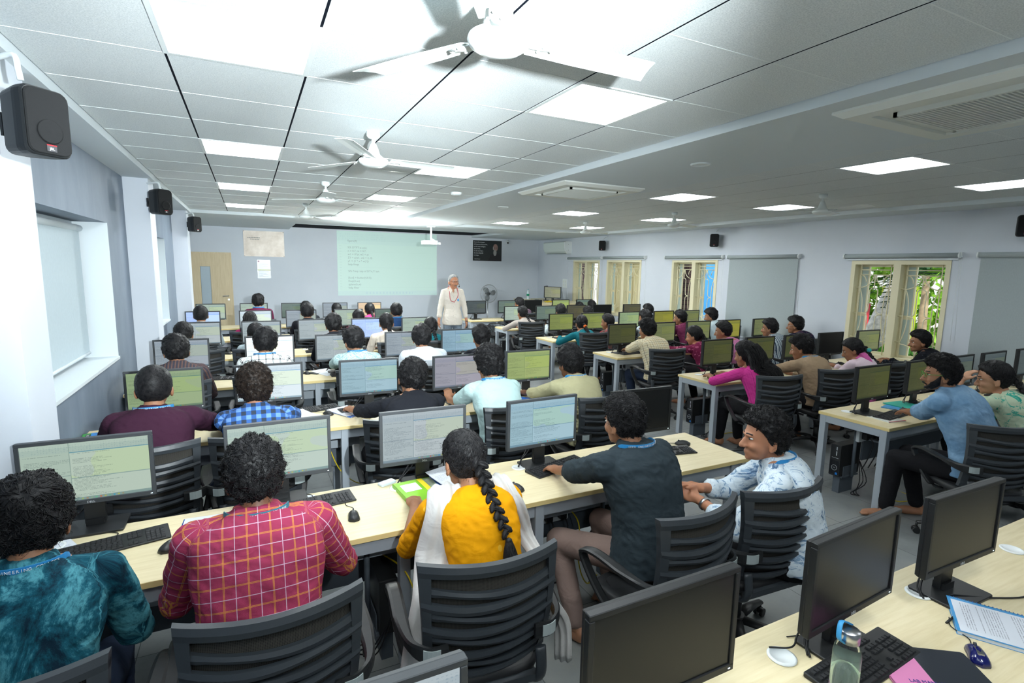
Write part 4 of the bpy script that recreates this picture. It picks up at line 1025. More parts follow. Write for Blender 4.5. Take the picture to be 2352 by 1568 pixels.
def cloth(nm,kind,c1,c2=(1,1,1),c3=(1,1,1),p=.05,w=.1,rough=.85):
    N=NB(nm,rough,.12); v=N.attr('pat'); s=N.sep(v); u,z=s[0],s[1]; wr=N.noise(N.obj(),7,4,.6)
    fr=lambda a,per,off=0.0:N.ma('FRACT',N.add(N.mul(a,1/per),off))
    if kind=='plain': c=N.mix(N.mul(wr,.35),c1,tuple(x*.8 for x in c1))
    elif kind=='plaid':
        # fine white lines and doubled yellow lines
        a=N.ma('MAXIMUM',N.lt(fr(u,p),w),N.lt(fr(z,p),w)); 
        b1=N.ma('MAXIMUM',N.rng(fr(u,p,.5),0,w*.8),N.rng(fr(u,p,.5),w*1.3,w*2.1)); b2=N.ma('MAXIMUM',N.rng(fr(z,p,.5),0,w*.8),N.rng(fr(z,p,.5),w*1.3,w*2.1))
        c=N.mix(N.mul(N.ma('MAXIMUM',b1,b2),.85),c1,c3); c=N.mix(N.mul(a,.85),c,c2)
    elif kind=='check':
        a=N.lt(fr(u,p),.5); b=N.lt(fr(z,p),.5); c=N.mix(N.mul(N.add(a,b),.5),c1,c2); c=N.mix(N.mul(a,b),c,c3)
    elif kind=='grid':
        a=N.ma('MAXIMUM',N.ma('MAXIMUM',N.lt(fr(u,p),w),N.rng(fr(u,p),w*1.8,w*2.6)),N.ma('MAXIMUM',N.lt(fr(z,p),w),N.rng(fr(z,p),w*1.8,w*2.6))); c=N.mix(N.mul(a,.9),c1,c2)
        c=N.mix(N.mul(N.lt(fr(u,p),w*2.6),N.lt(fr(z,p),w*2.6)),c,c2)
    elif kind=='stripe':
        c=N.mix(N.lt(fr(u,p),w),c1,c2); c=N.mix(N.lt(fr(u,p,.4),w*.6),c,c3)
    elif kind=='leaf':
        n=N.vor(N.comb(u,N.mul(z,.6),0),1/p); f=N.noise(N.comb(N.mul(u,1),z,0),1.4/p,5,.8,3.0); a=N.rng(f,.50,.57); b=N.rng(f,.40,.43)
        c=N.mix(N.mul(a,.9),c1,c2); c=N.mix(N.mul(b,.7),c,c3)
    elif kind=='splash':
        f=N.noise(N.comb(u,z,0),1/p,6,.75,1.2); c=N.mix(N.gt(f,.55),c1,c2); c=N.mix(N.gt(f,.61),c,c3)
    elif kind=='tie':
        f=N.noise(N.comb(u,N.mul(z,.55),0),1/p,9,.72,.5); c=N.ramp(f,[(.40,c1),(.50,c2),(.58,c3),(.68,c2)])
    elif kind=='flower':
        n=N.vor(N.comb(u,z,0),1/p); c=N.mix(N.lt(n.outputs['Distance'],.32),c1,c2); c=N.mix(N.lt(n.outputs['Distance'],.12),c,c3)
    elif kind=='brocade':
        n=N.vor(N.comb(u,N.mul(z,.7),0),1/p); c=N.mix(N.lt(n.outputs['Distance'],.17),c1,c2); c=N.mix(N.mul(wr,.25),c,c3)
    elif kind=='denim':
        f=N.noise(N.obj(),5,6,.65); c=N.ramp(f,[(.3,c1),(.6,c2),(.78,c3)])
    elif kind=='camo':
        f=N.noise(N.comb(u,z,0),14,3,.5); low=N.lt(z,.30); cc=N.ramp(f,[(.42,(.05,.045,.03)),(.46,(.18,.15,.09)),(.55,c1),(.6,(.12,.11,.07))]); c=N.mix(low,c1,cc)
    N.col(c); h=N.noise(N.mapv(N.obj(),(1,1,1.6)),7,3,.5,.8); h2=N.noise(N.obj(),800,1); N.bump(N.add(h,N.mul(h2,.05)),.45,.03); return N.m
def remeshed(mb,name,mat,voxel,smooth=2,parent=None,disp=0,pat=None,base=None,fac=.6):
    me=mb.mesh(name,mat,fix=True); o=bpy.data.objects.new('tmp',me); COL.objects.link(o)
    r=o.modifiers.new('r','REMESH'); r.mode='VOXEL'; r.voxel_size=voxel; r.use_smooth_shade=True
    if smooth: s=o.modifiers.new('s','SMOOTH'); s.factor=fac; s.iterations=smooth
    dg=bpy.context.evaluated_depsgraph_get(); dg.update()
    m2=bpy.data.meshes.new_from_object(o.evaluated_get(dg)); bpy.data.objects.remove(o); bpy.data.meshes.remove(me)
    m2.name=name; n=len(m2.vertices); co=np.empty(n*3); m2.vertices.foreach_get('co',co); co=co.reshape(-1,3)
    if disp:
        nn=np.empty(n*3); m2.vertices.foreach_get('normal',nn); nn=nn.reshape(-1,3)
        f1=np.array([noise.noise(Vector((p[0]*9,p[1]*9,p[2]*14))) for p in co]); f2=np.array([noise.noise(Vector((p[0]*22+5,p[1]*22,p[2]*30+p[0]*18))) for p in co])
        co=co+nn*(disp*(f1+.5*(1-2*abs(f2))))[:,None]
    if pat is not None:
        a=m2.attributes.new('pat','FLOAT_VECTOR','POINT'); a.data.foreach_set('vector',pat(co).astype(np.float32).ravel())
    b=np.array(base if base is not None else (0,0,0)); m2.vertices.foreach_set('co',(co-b).ravel())
    m2.materials.clear(); m2.materials.append(mat)
    m2.polygons.foreach_set('use_smooth',[True]*len(m2.polygons)); m2.update()
    ob=bpy.data.objects.new(name,m2); COL.objects.link(ob)
    if parent is not None: ob.parent=parent
    return ob
def ik(S,T,l1,l2,pole):
    S=np.array(S,float);T=np.array(T,float); d=T-S; L=np.linalg.norm(d); mx=(l1+l2)*.995
    if L>mx: T=S+d/L*mx; d=T-S; L=mx
    L=max(L,.12)
    a=(l1*l1-l2*l2+L*L)/(2*L); h=math.sqrt(max(0,l1*l1-a*a)); u=d/L; p=np.array(pole,float); p=nrm(p-u*(p@u)); return S+u*a+p*h, T
def hand(m,W_,fd,up,side,s=1.0,curl=.5,fat=1.0):
    # W_ wrist, fd finger direction, up = back of hand, side=+1 right hand / -1 left hand ; thumb towards the body midline
    fd=nrm(fd); up=nrm(np.array(up)-fd*(fd@np.array(up))); rt=np.cross(fd,up)   # rt points to the person's right for palm-down hand
    th=-side*rt
    pc=W_+fd*.045*s
    R=np.stack([rt,fd,up],1)
    m.ell(pc,(.040*s,.050*s,.016*s*fat),R=R,nu=14,nv=8); m.cap(W_-fd*.02*s,W_+fd*.03*s,.025*s,.026*s)
    for i,(off,L) in enumerate(((.029,.068),(.010,.078),(-.010,.073),(-.028,.056))):
        b=W_+fd*(.078-.004*abs(i-1.4))*s+th*off*s; dirs=[]; a0=.15+curl*.35; p=b-fd*.012*s; r=.0088*s*fat*(.92 if i==3 else 1)
        a=-.05; 
        for k,(sl,da) in enumerate(((.46,a0),(.30,curl*.75),(.24,curl*.45))):
            a+=da; q=p+(fd*math.cos(a)-up*math.sin(a)+th*(off*1.2))*L*sl*s; m.cap(p,q,r,r*.93,8); p=q; r*=.95
    tb=W_+fd*.022*s+th*.030*s; t1=tb+(fd*.62+th*.62-up*.30)*.038*s; t2=t1+(fd*.85+th*.25-up*.25)*.030*s
    m.cap(W_+fd*.012*s+th*.015*s,t1,.013*s,.0108*s*fat,8); m.cap(t1,t2,.0105*s*fat,.009*s*fat,8)
def add_pat_fn(torso,arms):
    # torso (P,N,Rt,bk) arms list of (S,E,W,Rt)
    P,N,Rt,Fd=torso; ax=nrm(N-P); bk=-nrm(Fd-ax*(Fd@ax)); rt=nrm(np.cross(ax,bk)); rt=rt if rt@Rt>0 else -rt
    def seg(co,a,b):
        t=np.clip(((co-a)@(b-a))/((b-a)@(b-a)),0,1); q=a+t[:,None]*(b-a); return np.linalg.norm(co-q,axis=1),t,q
    def f(co):
        d,t,q=seg(co,P,N); rel=co-P
        ang=np.arctan2(rel@rt,rel@bk); out=np.stack([np.sin(np.clip(ang/2,-1.57,1.57))*2*.16,rel@ax,np.zeros(len(co))],1)
        x=rel@rt; front=(rel@bk)<0
        out[:,0]=np.where(np.abs(ang)<1.2,x*1.0,np.sign(ang)*(.13+np.abs(ang)*.09)); 
        # distance to torso surface approx
        dt=np.maximum(np.abs(x)-.155,0)+0.0
        for S,E,W_ in arms:
            for k,(a,b) in enumerate(((S,E),(E,W_))):
                da,ta,qa=seg(co,a,b); L=np.linalg.norm(b-a); tu=((co-a)@(b-a))/L**2; qa=a+tu[:,None]*(b-a)
                m=(da<.085)&((np.abs(x)>.155)|(k==1)&(d>.13))
                axd=nrm(b-a); s1=nrm(np.cross(axd,(0,0,1.)) if abs(axd[2])<.9 else np.array((1.,0,0))); s2=np.cross(axd,s1); r_=co-qa
                an=np.arctan2(r_@s1,r_@s2)*.052; al=tu*L+(0 if k==0 else np.linalg.norm(E-S))
                out[m,0]=an[m]+.3; out[m,1]=2.5-al[m]
        return out
    return f
def rotm(yaw,pitch,tilt):
    # columns: right, forward, up ; yaw clockwise seen from above, pitch = nod down
    f=np.array([math.sin(yaw)*math.cos(pitch),math.cos(yaw)*math.cos(pitch),-math.sin(pitch)]); r=np.array([math.cos(yaw),-math.sin(yaw),0.]); u=np.cross(r,f)
    r2=r*math.cos(tilt)-u*math.sin(tilt); u2=u*math.cos(tilt)+r*math.sin(tilt); return np.stack([r2,f,u2],1)
def hairline(ny):
    return np.interp(ny,[-1,-.55,-.15,.12,.3,.55,.8,1],[-1.1,-1.02,-.80,-.36,.02,.34,.48,.52])
def hair_cap(C,H,hs,thick,mat,parent,base,style,near,seed):
    rg=random.Random(seed); NU,NV=(84,56) if near>=2 else ((56,38) if near==1 else (36,24))
    ctr=C+H@(np.array((0,-.006,.006))*hs); rings=[]; curly=style in('curly','messy')
    amp={'curly':.013,'messy':.010,'short':.004,'buzz':.0015,'neat':.005,'long':.0025,'receding':.002}.get(style,.003)*hs
    fq=26 if style=='curly' else 17; RB=np.array((.079,.099,.097))*hs
    def ff(n):
        if style=='long': return n[2]-np.interp(n[1],[-1,-.3,.10,.35,.65,1],[-1.15,-1.1,-.45,.08,.45,.60])
        if style=='receding': return n[2]-hairline(n[1])-(.45*max(0,n[1]-.1) if n[2]>.2 else 0)
        return n[2]-hairline(n[1])
    def Rn(n):
        f=ff(n); mk=min(1,max(0,(f+.03)/(.16 if curly else .26))); mk=mk*mk*(3-2*mk)
        th=thick*hs*(mk*(.50+.75*max(0,n[2]))) - .012*hs*(1-mk)
        if curly: nz=noise.noise(Vector(n*fq/6.5+Vector((seed,0,0))))*1.0+.6*noise.noise(Vector(n*fq/2.6+Vector((0,seed,0))))
        else: nz=noise.noise(Vector((n[0]*5+seed,n[1]*2,n[2]*5)))+.5*noise.noise(Vector((n[0]*16,n[1]*5+seed,n[2]*9)))
        return RB+th+amp*nz*mk
    for i in range(NV+1):
        t=PI*(i+.001)/(NV+.002); ring=[]
        for j in range(NU):
            p=2*PI*j/NU; n=np.array((math.sin(t)*math.cos(p),math.sin(t)*math.sin(p),math.cos(t))); ring.append(ctr+H@(n*Rn(n)))
        rings.append(ring)
    m=MB(); m.loft(rings)
    nl={3:3600,2:1700,1:450,0:110}[near]
    crown=nrm((.12,-.45,.88)); V=[];F=[]; sf=lambda v:(lambda u_:u_*Rn(u_))(nrm(v/RB))
    for k in range(nl):
        n=nrm(nr.normal(size=3)); f=ff(n)
        if f<(.10 if style=='long' else .03): continue
        p=n*Rn(n); tg=n-crown*(n@crown); tg=tg-n*(tg@n)
        if n[2]>.55 and style in('short','messy','neat'): tg=tg+np.array((.25,.9,0)); tg=tg-n*(tg@n)
        tg=nrm(tg+nr.normal(size=3)*({'curly':.8,'messy':.35}.get(style,.14))); L=hs*{'curly':.020,'messy':.034,'short':.026,'neat':.032,'long':.05,'buzz':.008}.get(style,.03)*rg.uniform(.6,1.3); lift=hs*{'curly':.006,'messy':.005,'short':.003,'neat':.002,'long':.001,'buzz':.0006}.get(style,.002)*rg.uniform(.2,1.3)
        w=hs*rg.uniform(.0010,.0024)*(2.2 if near==0 else 1)*(.5 if style=='buzz' else 1); sd=nrm(np.cross(tg,n)); cv=nr.normal()*(.6 if curly else .12)
        q0=p-n*.002; q1=sf(p+tg*L*.5+sd*cv*L*.35)+n*lift; q2=sf(p+tg*L+sd*cv*L)+n*lift*(.3 if curly else .0)
        b=len(V)
        for q,ww in((q0,w),(q1,w*.9)): V+= [q+sd*ww,q-sd*ww,q+n*ww*.9]
        V.append(q2); F+=[(b,b+1,b+4,b+3),(b+1,b+2,b+5,b+4),(b+2,b,b+3,b+5),(b+3,b+4,b+6),(b+4,b+5,b+6),(b+5,b+3,b+6)]
    if near>=2 and style!='buzz':
        for k in range({3:420,2:150}[near]):
            n=nrm(nr.normal(size=3)); 
            if n[2]-hairline(n[1])<.12: continue
            r=np.array((.079,.099,.097))*hs; p=n*(r+thick*hs*.7); tg=nrm(nr.normal(size=3)+n*.9); L_=hs*rg.uniform(.015,.035)*(1.0 if style!='long' else .7); w=.0006; sd=nrm(np.cross(tg,n)); q1=p+tg*L_*.5+n*.004; q2=p+nrm(tg+sd*nr.normal()*.5)*L_; b=len(V)
            V+=[p-sd*w,p+sd*w,q1+sd*w,q1-sd*w,q2]; F+=[(b,b+1,b+2,b+3),(b+3,b+2,b+4)]
    if V: m.add([ctr+H@v for v in V],F,True)
    m.v=[tuple(np.array(v)-base) for v in m.v]; return m.build('hair',mat,parent,fix=False)
def strands(m,pts,rad,n,wob,w,seed=0):
    # many thin wavy locks following a path with a radius profile
    P=curve_pts(pts,24); k=len(P); R=np.interp(np.linspace(0,1,k),np.linspace(0,1,len(rad)),rad)
    for i in range(n):
        a=nr.uniform(0,2*PI); q=math.sqrt(nr.uniform(.3,1)); ph=nr.uniform(0,6); e=int(k*nr.uniform(.75,1)); row=[]
        for j in range(0,e,2):
            T=nrm(P[min(j+1,k-1)]-P[max(j-1,0)]); s1=nrm(np.cross(T,(0.3,1,.1))); s2=np.cross(T,s1); aa=a+wob*math.sin(j*.35+ph)
            row.append(P[j]+(s1*math.cos(aa)+s2*math.sin(aa))*R[j]*q)
        if len(row)>2: m.tube(row,[w*(1-.6*x/len(row)) for x in range(len(row))],4,smooth=True)
def person(label,head,pelvis_dy=-.20,yaw=0,hyaw=None,hp=.18,tilt=0,s=1.06,hs=None,near=0,skin='m',shirt=None,pants=None,style='short',thick=.016,hair=HAIR,
           lh=None,rh=None,sleeve=1.0,female=False,long_=None,lanyard=None,beard=0,glasses=0,stand=False,pole=(.5,-.35,-.85),seat=.50,feet=None,curl=.5,collar=True,dup_=None,band=None,extra=None,seed=None,lean=None,group=None,mous=None,px=None,wide=1.0):
    """head = top of head in world coordinates (z above floor)."""
    global _pc
    hs=hs or (1.10 if near==3 else 1.17); thick=thick*(1.25 if near<3 else 1.1)
    seed=seed if seed is not None else int(abs(head[0]*97+head[1]*31))%997
    yaw=math.radians(yaw); hy=yaw if hyaw is None else math.radians(hyaw)
    Fd=np.array((math.sin(yaw),math.cos(yaw),0)); Rt=np.array((math.cos(yaw),-math.sin(yaw),0)); UP=np.array((0,0,1.))
    H=rotm(hy,hp,tilt); T=np.array(head,float)
    C=T-np.array((0,0,.112*hs+thick*.55*hs)); N_=C+H@(np.array((0,-.045,-.070))*hs)-UP*.052*s-Fd*.012
    if stand: P=N_-UP*.54*s+Fd*.01
    else: P=np.array((N_[0]+Fd[0]*pelvis_dy,N_[1]+Fd[1]*pelvis_dy,seat+.07))
    if px is not None: P[0]=px
    base=np.array((P[0],P[1],0.))
    t=empty('person',tuple(base)); tag(t,label,'person',group)
    Sj=[N_+Rt*k*.172*s*wide*(.90 if female else 1)-UP*.068*s-Fd*.005 for k in(-1,1)]
    l1,l2=.285*s,.245*s
    dl=N_+Fd*.38+Rt*-.14; dr=N_+Fd*.38+Rt*.14; dl[2]=dr[2]=.785
    if stand: dl=P-Rt*.27-UP*.10+Fd*.05; dr=P+Rt*.27-UP*.10+Fd*.05
    tg=[np.array(lh,float) if lh is not None else dl, np.array(rh,float) if rh is not None else dr]
    arms=[]
    for k,side in((0,-1),(1,1)):
        pl=Rt*side*pole[0]+Fd*pole[1]+UP*pole[2]; E_,W_=ik(Sj[k],tg[k],l1,l2,pl); arms.append((Sj[k],E_,W_))
    vox={3:.0065,2:.008,1:.0105,0:.014}[near]; fat={3:1,2:1,1:1.15,0:1.5}[near]
    # ---- body (one continuous skin)
    m=MB(); n_=lambda v:C+H@(np.array(v,float)*hs)
    m.ell(n_((0,-.008,.004)),np.array((.074,.094,.093))*hs,R=H,nu=20,nv=14); m.ell(n_((0,.028,-.04)),np.array((.060,.060,.072))*hs,R=H); m.ell(n_((0,.040,-.088)),np.array((.044,.046,.034))*hs,R=H); m.ell(n_((0,.072,-.106)),np.array((.019,.017,.016))*hs,R=H,nu=10,nv=8)
    m.cap(n_((0,.086,-.012)),n_((0,.106,-.046)),.009*hs,.0135*hs,8); 
    for k in(-1,1):
        m.ell(n_((k*.011,.098,-.05)),np.array((.009,.010,.008))*hs,nu=8,nv=6); m.ell(n_((k*.032,.066,-.045)),np.array((.022,.018,.022))*hs,R=H,nu=10,nv=8)
        er=H@np.array([[math.cos(k*.35),-math.sin(k*.35),0],[math.sin(k*.35),math.cos(k*.35),0],[0,0,1]]); m.ell(n_((k*.081,-.006,-.03)),np.array((.0085,.019,.032))*hs,R=er,nu=10,nv=8); m.ell(n_((k*.079,.004,-.052)),np.array((.008,.010,.012))*hs,R=H,nu=8,nv=6)
    m.ell(n_((0,.080,-.076)),np.array((.024,.014,.006))*hs,R=H,nu=10,nv=6); m.ell(n_((0,.079,-.086)),np.array((.021,.013,.007))*hs,R=H,nu=10,nv=6); m.ell(n_((0,.080,.006)),np.array((.046,.014,.010))*hs,R=H,nu=10,nv=6)
    nb=N_-UP*.03; m.cap(n_((0,-.028,-.06)),nb,.048*s*(.86 if female else 1),.060*s*(.86 if female else 1)); m.cap(N_-UP*.03-Rt*.07,N_-UP*.03+Rt*.07,.045*s,.045*s)
    mid=(P+N_)/2-Fd*.03; m.cap(P,mid,.105*s,.085*s); m.cap(mid,N_-UP*.09,.085*s,.070*s)
    for k,side in((0,-1),(1,1)):
        S_,E_,W_=arms[k]; m.cap(N_-UP*.06*s+Rt*side*.05,S_,.05*s,.045*s); m.cap(S_,E_,.043*s,.036*s); m.cap(E_,W_,.037*s,.0245*s)
        fd=nrm(nrm(W_-E_)*.6+(Fd*.8 if not stand else -UP*.9)); 
        if extra and 'fd%d'%k in extra: fd=np.array(extra['fd%d'%k])
        hu=UP if not stand else Rt*side
        if extra and 'up%d'%k in extra: hu=np.array(extra['up%d'%k])
        hand(m,W_+fd*.008,fd,hu,side,s*1.0,curl,fat)
    # legs
    HJ=[P+Rt*k*.09*s-UP*.02+Fd*.02 for k in(-1,1)]; legs=[]
    for k,side in((0,-1),(1,1)):
        if stand: K_=HJ[k]-UP*.43*s+Fd*.015; A_=np.array((K_[0],K_[1],.085))-Fd*.02; 
        else:
            A_=P+Rt*side*.13+Fd*.34; A_[2]=.09
            if feet: A_=np.array(feet[k],float)
            K_,A_=ik(HJ[k],A_,.43*s,.42*s,Fd*.55+UP*.85)
        legs.append((HJ[k],K_,A_)); m.cap(HJ[k],K_,.066*s,.05*s); m.cap(K_,A_,.047*s,.034*s)
        td=nrm(Fd+Rt*side*.25) ; 
        if extra and 'toe' in extra: td=nrm(np.array(extra['toe'],float))
        m.cap(A_-UP*.045-td*.03,A_-UP*.055+td*.06,.031*s,.034*s); m.cap(A_-UP*.055+td*.06,A_-UP*.066+td*.135,.035*s,.024*s); m.ell(A_-UP*.03-td*.035,(.03*s,.03*s,.038*s))
        sd=nrm(np.cross(td,UP))
        for q in range(5): m.cap(A_-UP*.068+td*.125+sd*(-.034+.017*q)*s,A_-UP*.072+td*(.165-.008*abs(q-(1 if side<0 else 3)))+sd*(-.036+.018*q)*s,.011*s*fat**.3,.009*s*fat**.3,6)
    remeshed(m,'body',SKM[skin],vox,2 if near else 1,t,base=base,fac=.5)
    # ---- shirt
    w0=1.0*wide if not female else .88
    m=MB(); prof=[(-.10,.182,.145),(0,.180,.140),(.12,.172,.130),(.3,.165,.124),(.5,.172,.126),(.68,.188,.130),(.82,.192,.122),(.90,.170,.105),(.96,.115,.084),(1.0,.080,.074)]
    if stand: prof=[(-.24,.205,.175),(-.1,.205,.172),(0,.200,.165),(.12,.188,.15)]+prof[3:]
    ctl=[P-UP*.0,(P+N_)/2-Fd*(.035+.10*max(0,(N_-P)@Fd-.12)),N_]; rings=[]
    for tt,wx,dy in prof:
        q=max(tt,0); c=(1-q)**2*ctl[0]+2*q*(1-q)*(2*ctl[1]-.5*ctl[0]-.5*ctl[2])+q*q*ctl[2]
        if tt<0: c=P+UP*tt*.5
        tn=nrm(2*(1-q)*((2*ctl[1]-.5*ctl[0]-.5*ctl[2])-ctl[0])+2*q*(ctl[2]-(2*ctl[1]-.5*ctl[0]-.5*ctl[2]))) if tt>=0 else UP; fw=nrm(np.cross(tn,Rt)); fw=fw if fw@Fd>0 else -fw
        rings.append([c+Rt*wx*s*w0*np.sign(math.cos(a))*abs(math.cos(a))**.82+fw*dy*s*w0*np.sign(math.sin(a))*abs(math.sin(a))**.82 for a in np.linspace(0,2*PI,29)[:-1]])
    m.loft(rings)
    for k,side in((0,-1),(1,1)):
        S_,E_,W_=arms[k]; ins=N_-UP*.055*s+Rt*side*.085*s
        m.cap(ins,S_,.062*s*w0,.061*s*w0); 
        if sleeve>=.55:
            m.cap(S_,E_,.064*s*w0,.054*s*w0); m.cap(E_,E_+(W_-E_)*max(.06,(sleeve-.55)/.45*.90),.054*s*w0,.045*s*w0)
            q=E_+(W_-E_)*max(.06,(sleeve-.55)/.45*.90); d_=nrm(W_-E_); m.tube([q-d_*.03,q+d_*.015],[.048*s*w0,.050*s*w0],14)
        else:
            q=S_+(E_-S_)*(sleeve/.55*.85); m.cap(S_,q,.063*s*w0,.060*s*w0)
    if collar:
        ring=[]; 
        for zz,rr,bk in((-.015,.072,0),(.012,.071,-.002),(.034,.066,-.004)): ring.append([N_+UP*zz*s+Fd*(bk+.004+.0)*1+Rt*rr*s*math.cos(a)*w0+Fd*rr*s*.95*math.sin(a)*w0-UP*.018*max(0,math.sin(a)) for a in np.linspace(0,2*PI,25)[:-1]])
        m.loft(ring)
    pf=add_pat_fn((P,N_,Rt,Fd),arms)
    remeshed(m,'shirt' if not female else 'kurta',shirt,{3:.0085,2:.010,1:.0125,0:.016}[near],3 if near else 1,t,disp={3:.0075,2:.006,1:.005,0:0}[near],pat=pf,base=base)
    # ---- trousers
    if near>=1 or extra and extra.get('pants'):
        m=MB(); m.ell(P-UP*.02,(.172*s*w0,.135*s,.11*s),R=np.stack([Rt,Fd,UP],1))
        for k,side in((0,-1),(1,1)):
            a,b,c=legs[k]; m.cap(a,b,.088*s,.066*s); m.cap(b,b+(c-b)*.93,.064*s,.052*s)
        remeshed(m,'trousers',pants or BLKCL,.014,2,t,disp=.003 if near>1 else 0,pat=lambda co:co.copy(),base=base)
    # ---- hair
    hair_cap(C,H,hs,thick,hair,t,base,style,near,seed)
    bk_=-H[:,1]; nape=n_((0,-.098,-.045))
    if long_:
        m=MB(); torso_b=lambda f,o=.0: (N_+(P-N_)*f)-Fd*(.180+o)*s - Fd*.16*max(0,(N_-P)@Fd-.12)*math.sin(PI*f)
        kind,Ln,sx=long_[0],long_[1],(long_[2] if len(long_)>2 else 0)
        if kind in('braid','pony','plait'):
            path=[n_((0,-.105,-.01)),nape-Fd*.015+Rt*sx*.3,N_-Fd*.135+UP*.0+Rt*sx*.7]+[torso_b(f,.012)+Rt*sx for f in np.linspace(.22,Ln,4)]
            Pp=curve_pts(path,60)
            if kind=='braid':
                Lc=[0]; 
                for i in range(1,len(Pp)): Lc.append(Lc[-1]+np.linalg.norm(Pp[i]-Pp[i-1]))
                tot=Lc[-1]; bl=tot*.60; nn=int(bl/(.0195*s)); 
                for i in range(nn):
                    d_=bl*i/nn; pp=np.array([np.interp(d_,Lc,[q[k] for q in Pp]) for k in range(3)]); pq=np.array([np.interp(d_+.02,Lc,[q[k] for q in Pp]) for k in range(3)]); T_=nrm(pq-pp); sd=nrm(np.cross(T_,Fd)); r_=.026*s*(1-.3*i/nn)
                    dirn=nrm(T_+sd*(.9 if i%2 else -.9)); R_=np.stack([dirn,nrm(np.cross(dirn,Fd)),Fd],1); m.ell(pp+sd*(r_*.45 if i%2 else -r_*.45),(r_*1.25,r_*.62,r_*.75),R=R_,nu=12,nv=8)
                    if near>=2: strands(m,[pp+sd*(-r_*1.2 if i%2 else r_*1.2)-T_*r_,pp+sd*(r_*.5 if i%2 else -r_*.5)-Fd*r_*.5,pp+sd*(r_*1.1 if i%2 else -r_*1.1)+T_*r_],[r_*.35,r_*.5,r_*.3],7,.1,.0013)
                cut=int(np.searchsorted(Lc,bl)); tail=Pp[cut:]; 
                if len(tail)>2:
                    m.tube(tail,[(.004+.026*math.sin(PI*min(1,i/len(tail)*.93+.07))**.8)*s for i in range(len(tail))],10,flat=(1.15,.7)); strands(m,[tail[0],tail[len(tail)//2],tail[-1]],[.010,.044,.024],260 if near>=2 else 14,.5,.0016 if near>=2 else .003)
                    if near>=2: b2=MB(); b2.ell(tail[0]-base,(.015,.013,.012),nu=12); b2.build('hair_tie',BLK2,t)
            else: m.tube(Pp,[.026*s*(1-.55*(i/len(Pp))) if i>3 else .03*s for i in range(len(Pp))],12); strands(m,[Pp[0],Pp[len(Pp)//2],Pp[-1]],[.026,.03,.012],40 if near else 12,.4,.002)
        if kind=='open':
            path=[n_((0,-.06,.05)),n_((0,-.105,-.03)),N_-Fd*.10+Rt*sx*.5]+[torso_b(f,.01)+Rt*sx for f in np.linspace(.15,Ln,4)]
            Pp=curve_pts(path,40); R_=[.085,.105,.12,.12,.11,.10,.06]; rings=[]
            for i in range(0,len(Pp),2):
                r_=np.interp(i/len(Pp),np.linspace(0,1,7),R_)*s*(1+.08*math.sin(i*1.1)); rings.append([Pp[i]+Rt*r_*math.cos(a)*(1+.08*math.sin(5*a+i*.4))+Fd*r_*.38*math.sin(a)*(1+.15*math.sin(7*a+i*.3)) for a in np.linspace(0,2*PI,25)[:-1]])
            m.loft(rings); strands(m,path,[r*s*.95 for r in R_],260 if near>=1 else 60,.25,.003)
            # wavy ends
            for k in range(60 if near else 14):
                e=Pp[-1]+Rt*nr.uniform(-.08,.08)-Fd*nr.uniform(-.01,.03)+UP*.06; m.tube([e,e-UP*.05+Rt*.012*nr.normal(),e-UP*nr.uniform(.08,.15)+Rt*.02*nr.normal()],[.004,.004,.001],4)
        m.v=[tuple(np.array(v)-base) for v in m.v]; m.build({'braid':'braid','pony':'ponytail','plait':'ponytail','open':'long_hair'}[kind],hair,t,fix=False)
        if band is not None: b2=MB(); b2.ell(np.array(path[1])-base-Fd*.03,(.03,.026,.028)); b2.build('hair_band',band,t)
    # ---- beard, moustache, brows, eyes, glasses
    if near>=1 or beard or mous:
        e=MB(); w_=MB()
        for k in(-1,1):
            w_.ell(n_((k*.030,.0725,-.008))-base,np.array((.0125,.010,.0055))*hs,R=H,nu=10,nv=6); e.ell(n_((k*.030,.0815,-.008))-base,np.array((.0055,.0045,.0050))*hs,R=H,nu=8,nv=6)
        ew=w_.build('eyes',plain(srgb(225,220,215),.3),t); e.build('irises',BLK,ew)
        bw=MB()
        for k in(-1,1): bw.cap(n_((k*.014,.087,.012))-base,n_((k*.045,.075,.014))-base,.0045*hs,.003*hs,6)
        bw.build('eyebrows',hair if hair is not HAIRG else HAIRG,t)
    if beard:
        m=MB(); rows=[]; EL=[((0,-.008,.004),(.074,.094,.093)),((0,.028,-.04),(.060,.060,.072)),((0,.040,-.088),(.044,.046,.034)),((0,.072,-.106),(.019,.017,.016)),((.032,.066,-.045),(.022,.018,.022)),((-.032,.066,-.045),(.022,.018,.022))]
        def fr(a,z):
            best=.02; dx,dy=math.sin(a),math.cos(a)
            for c_,r_ in EL:
                k_=1-((z-c_[2])/r_[2])**2
                if k_<=0: continue
                A_=(dx/r_[0])**2+(dy/r_[1])**2; B_=2*(dx*(0-c_[0])/r_[0]**2+dy*(.015-c_[1])/r_[1]**2); D_=(c_[0]/r_[0])**2+((.015-c_[1])/r_[1])**2-k_; q_=B_*B_-4*A_*D_
                if q_>0: best=max(best,(-B_+math.sqrt(q_))/(2*A_))
            return best
        for v in np.linspace(0,1,9):
            row=[]
            for a in np.linspace(-1.55,1.55,31):
                zt=np.interp(abs(a),[0,.35,.6,1.0,1.55],[-.092,-.084,-.066,-.046,-.006]); zb=np.interp(abs(a),[0,.5,1.55],[-.121,-.116,-.085]); z=zt+(zb-zt)*v
                edge=min(1,4*v,4*(1-v)+.6,4*(1.6-abs(a))); rr=fr(a,max(z,-.116))+(.0003+.0045*beard*edge)+.0015*noise.noise(Vector((a*9,z*200,seed)))
                if z<-.112: rr*=.86
                row.append(n_((rr*math.sin(a),.015+rr*math.cos(a),z))-base)
            rows.append(row)
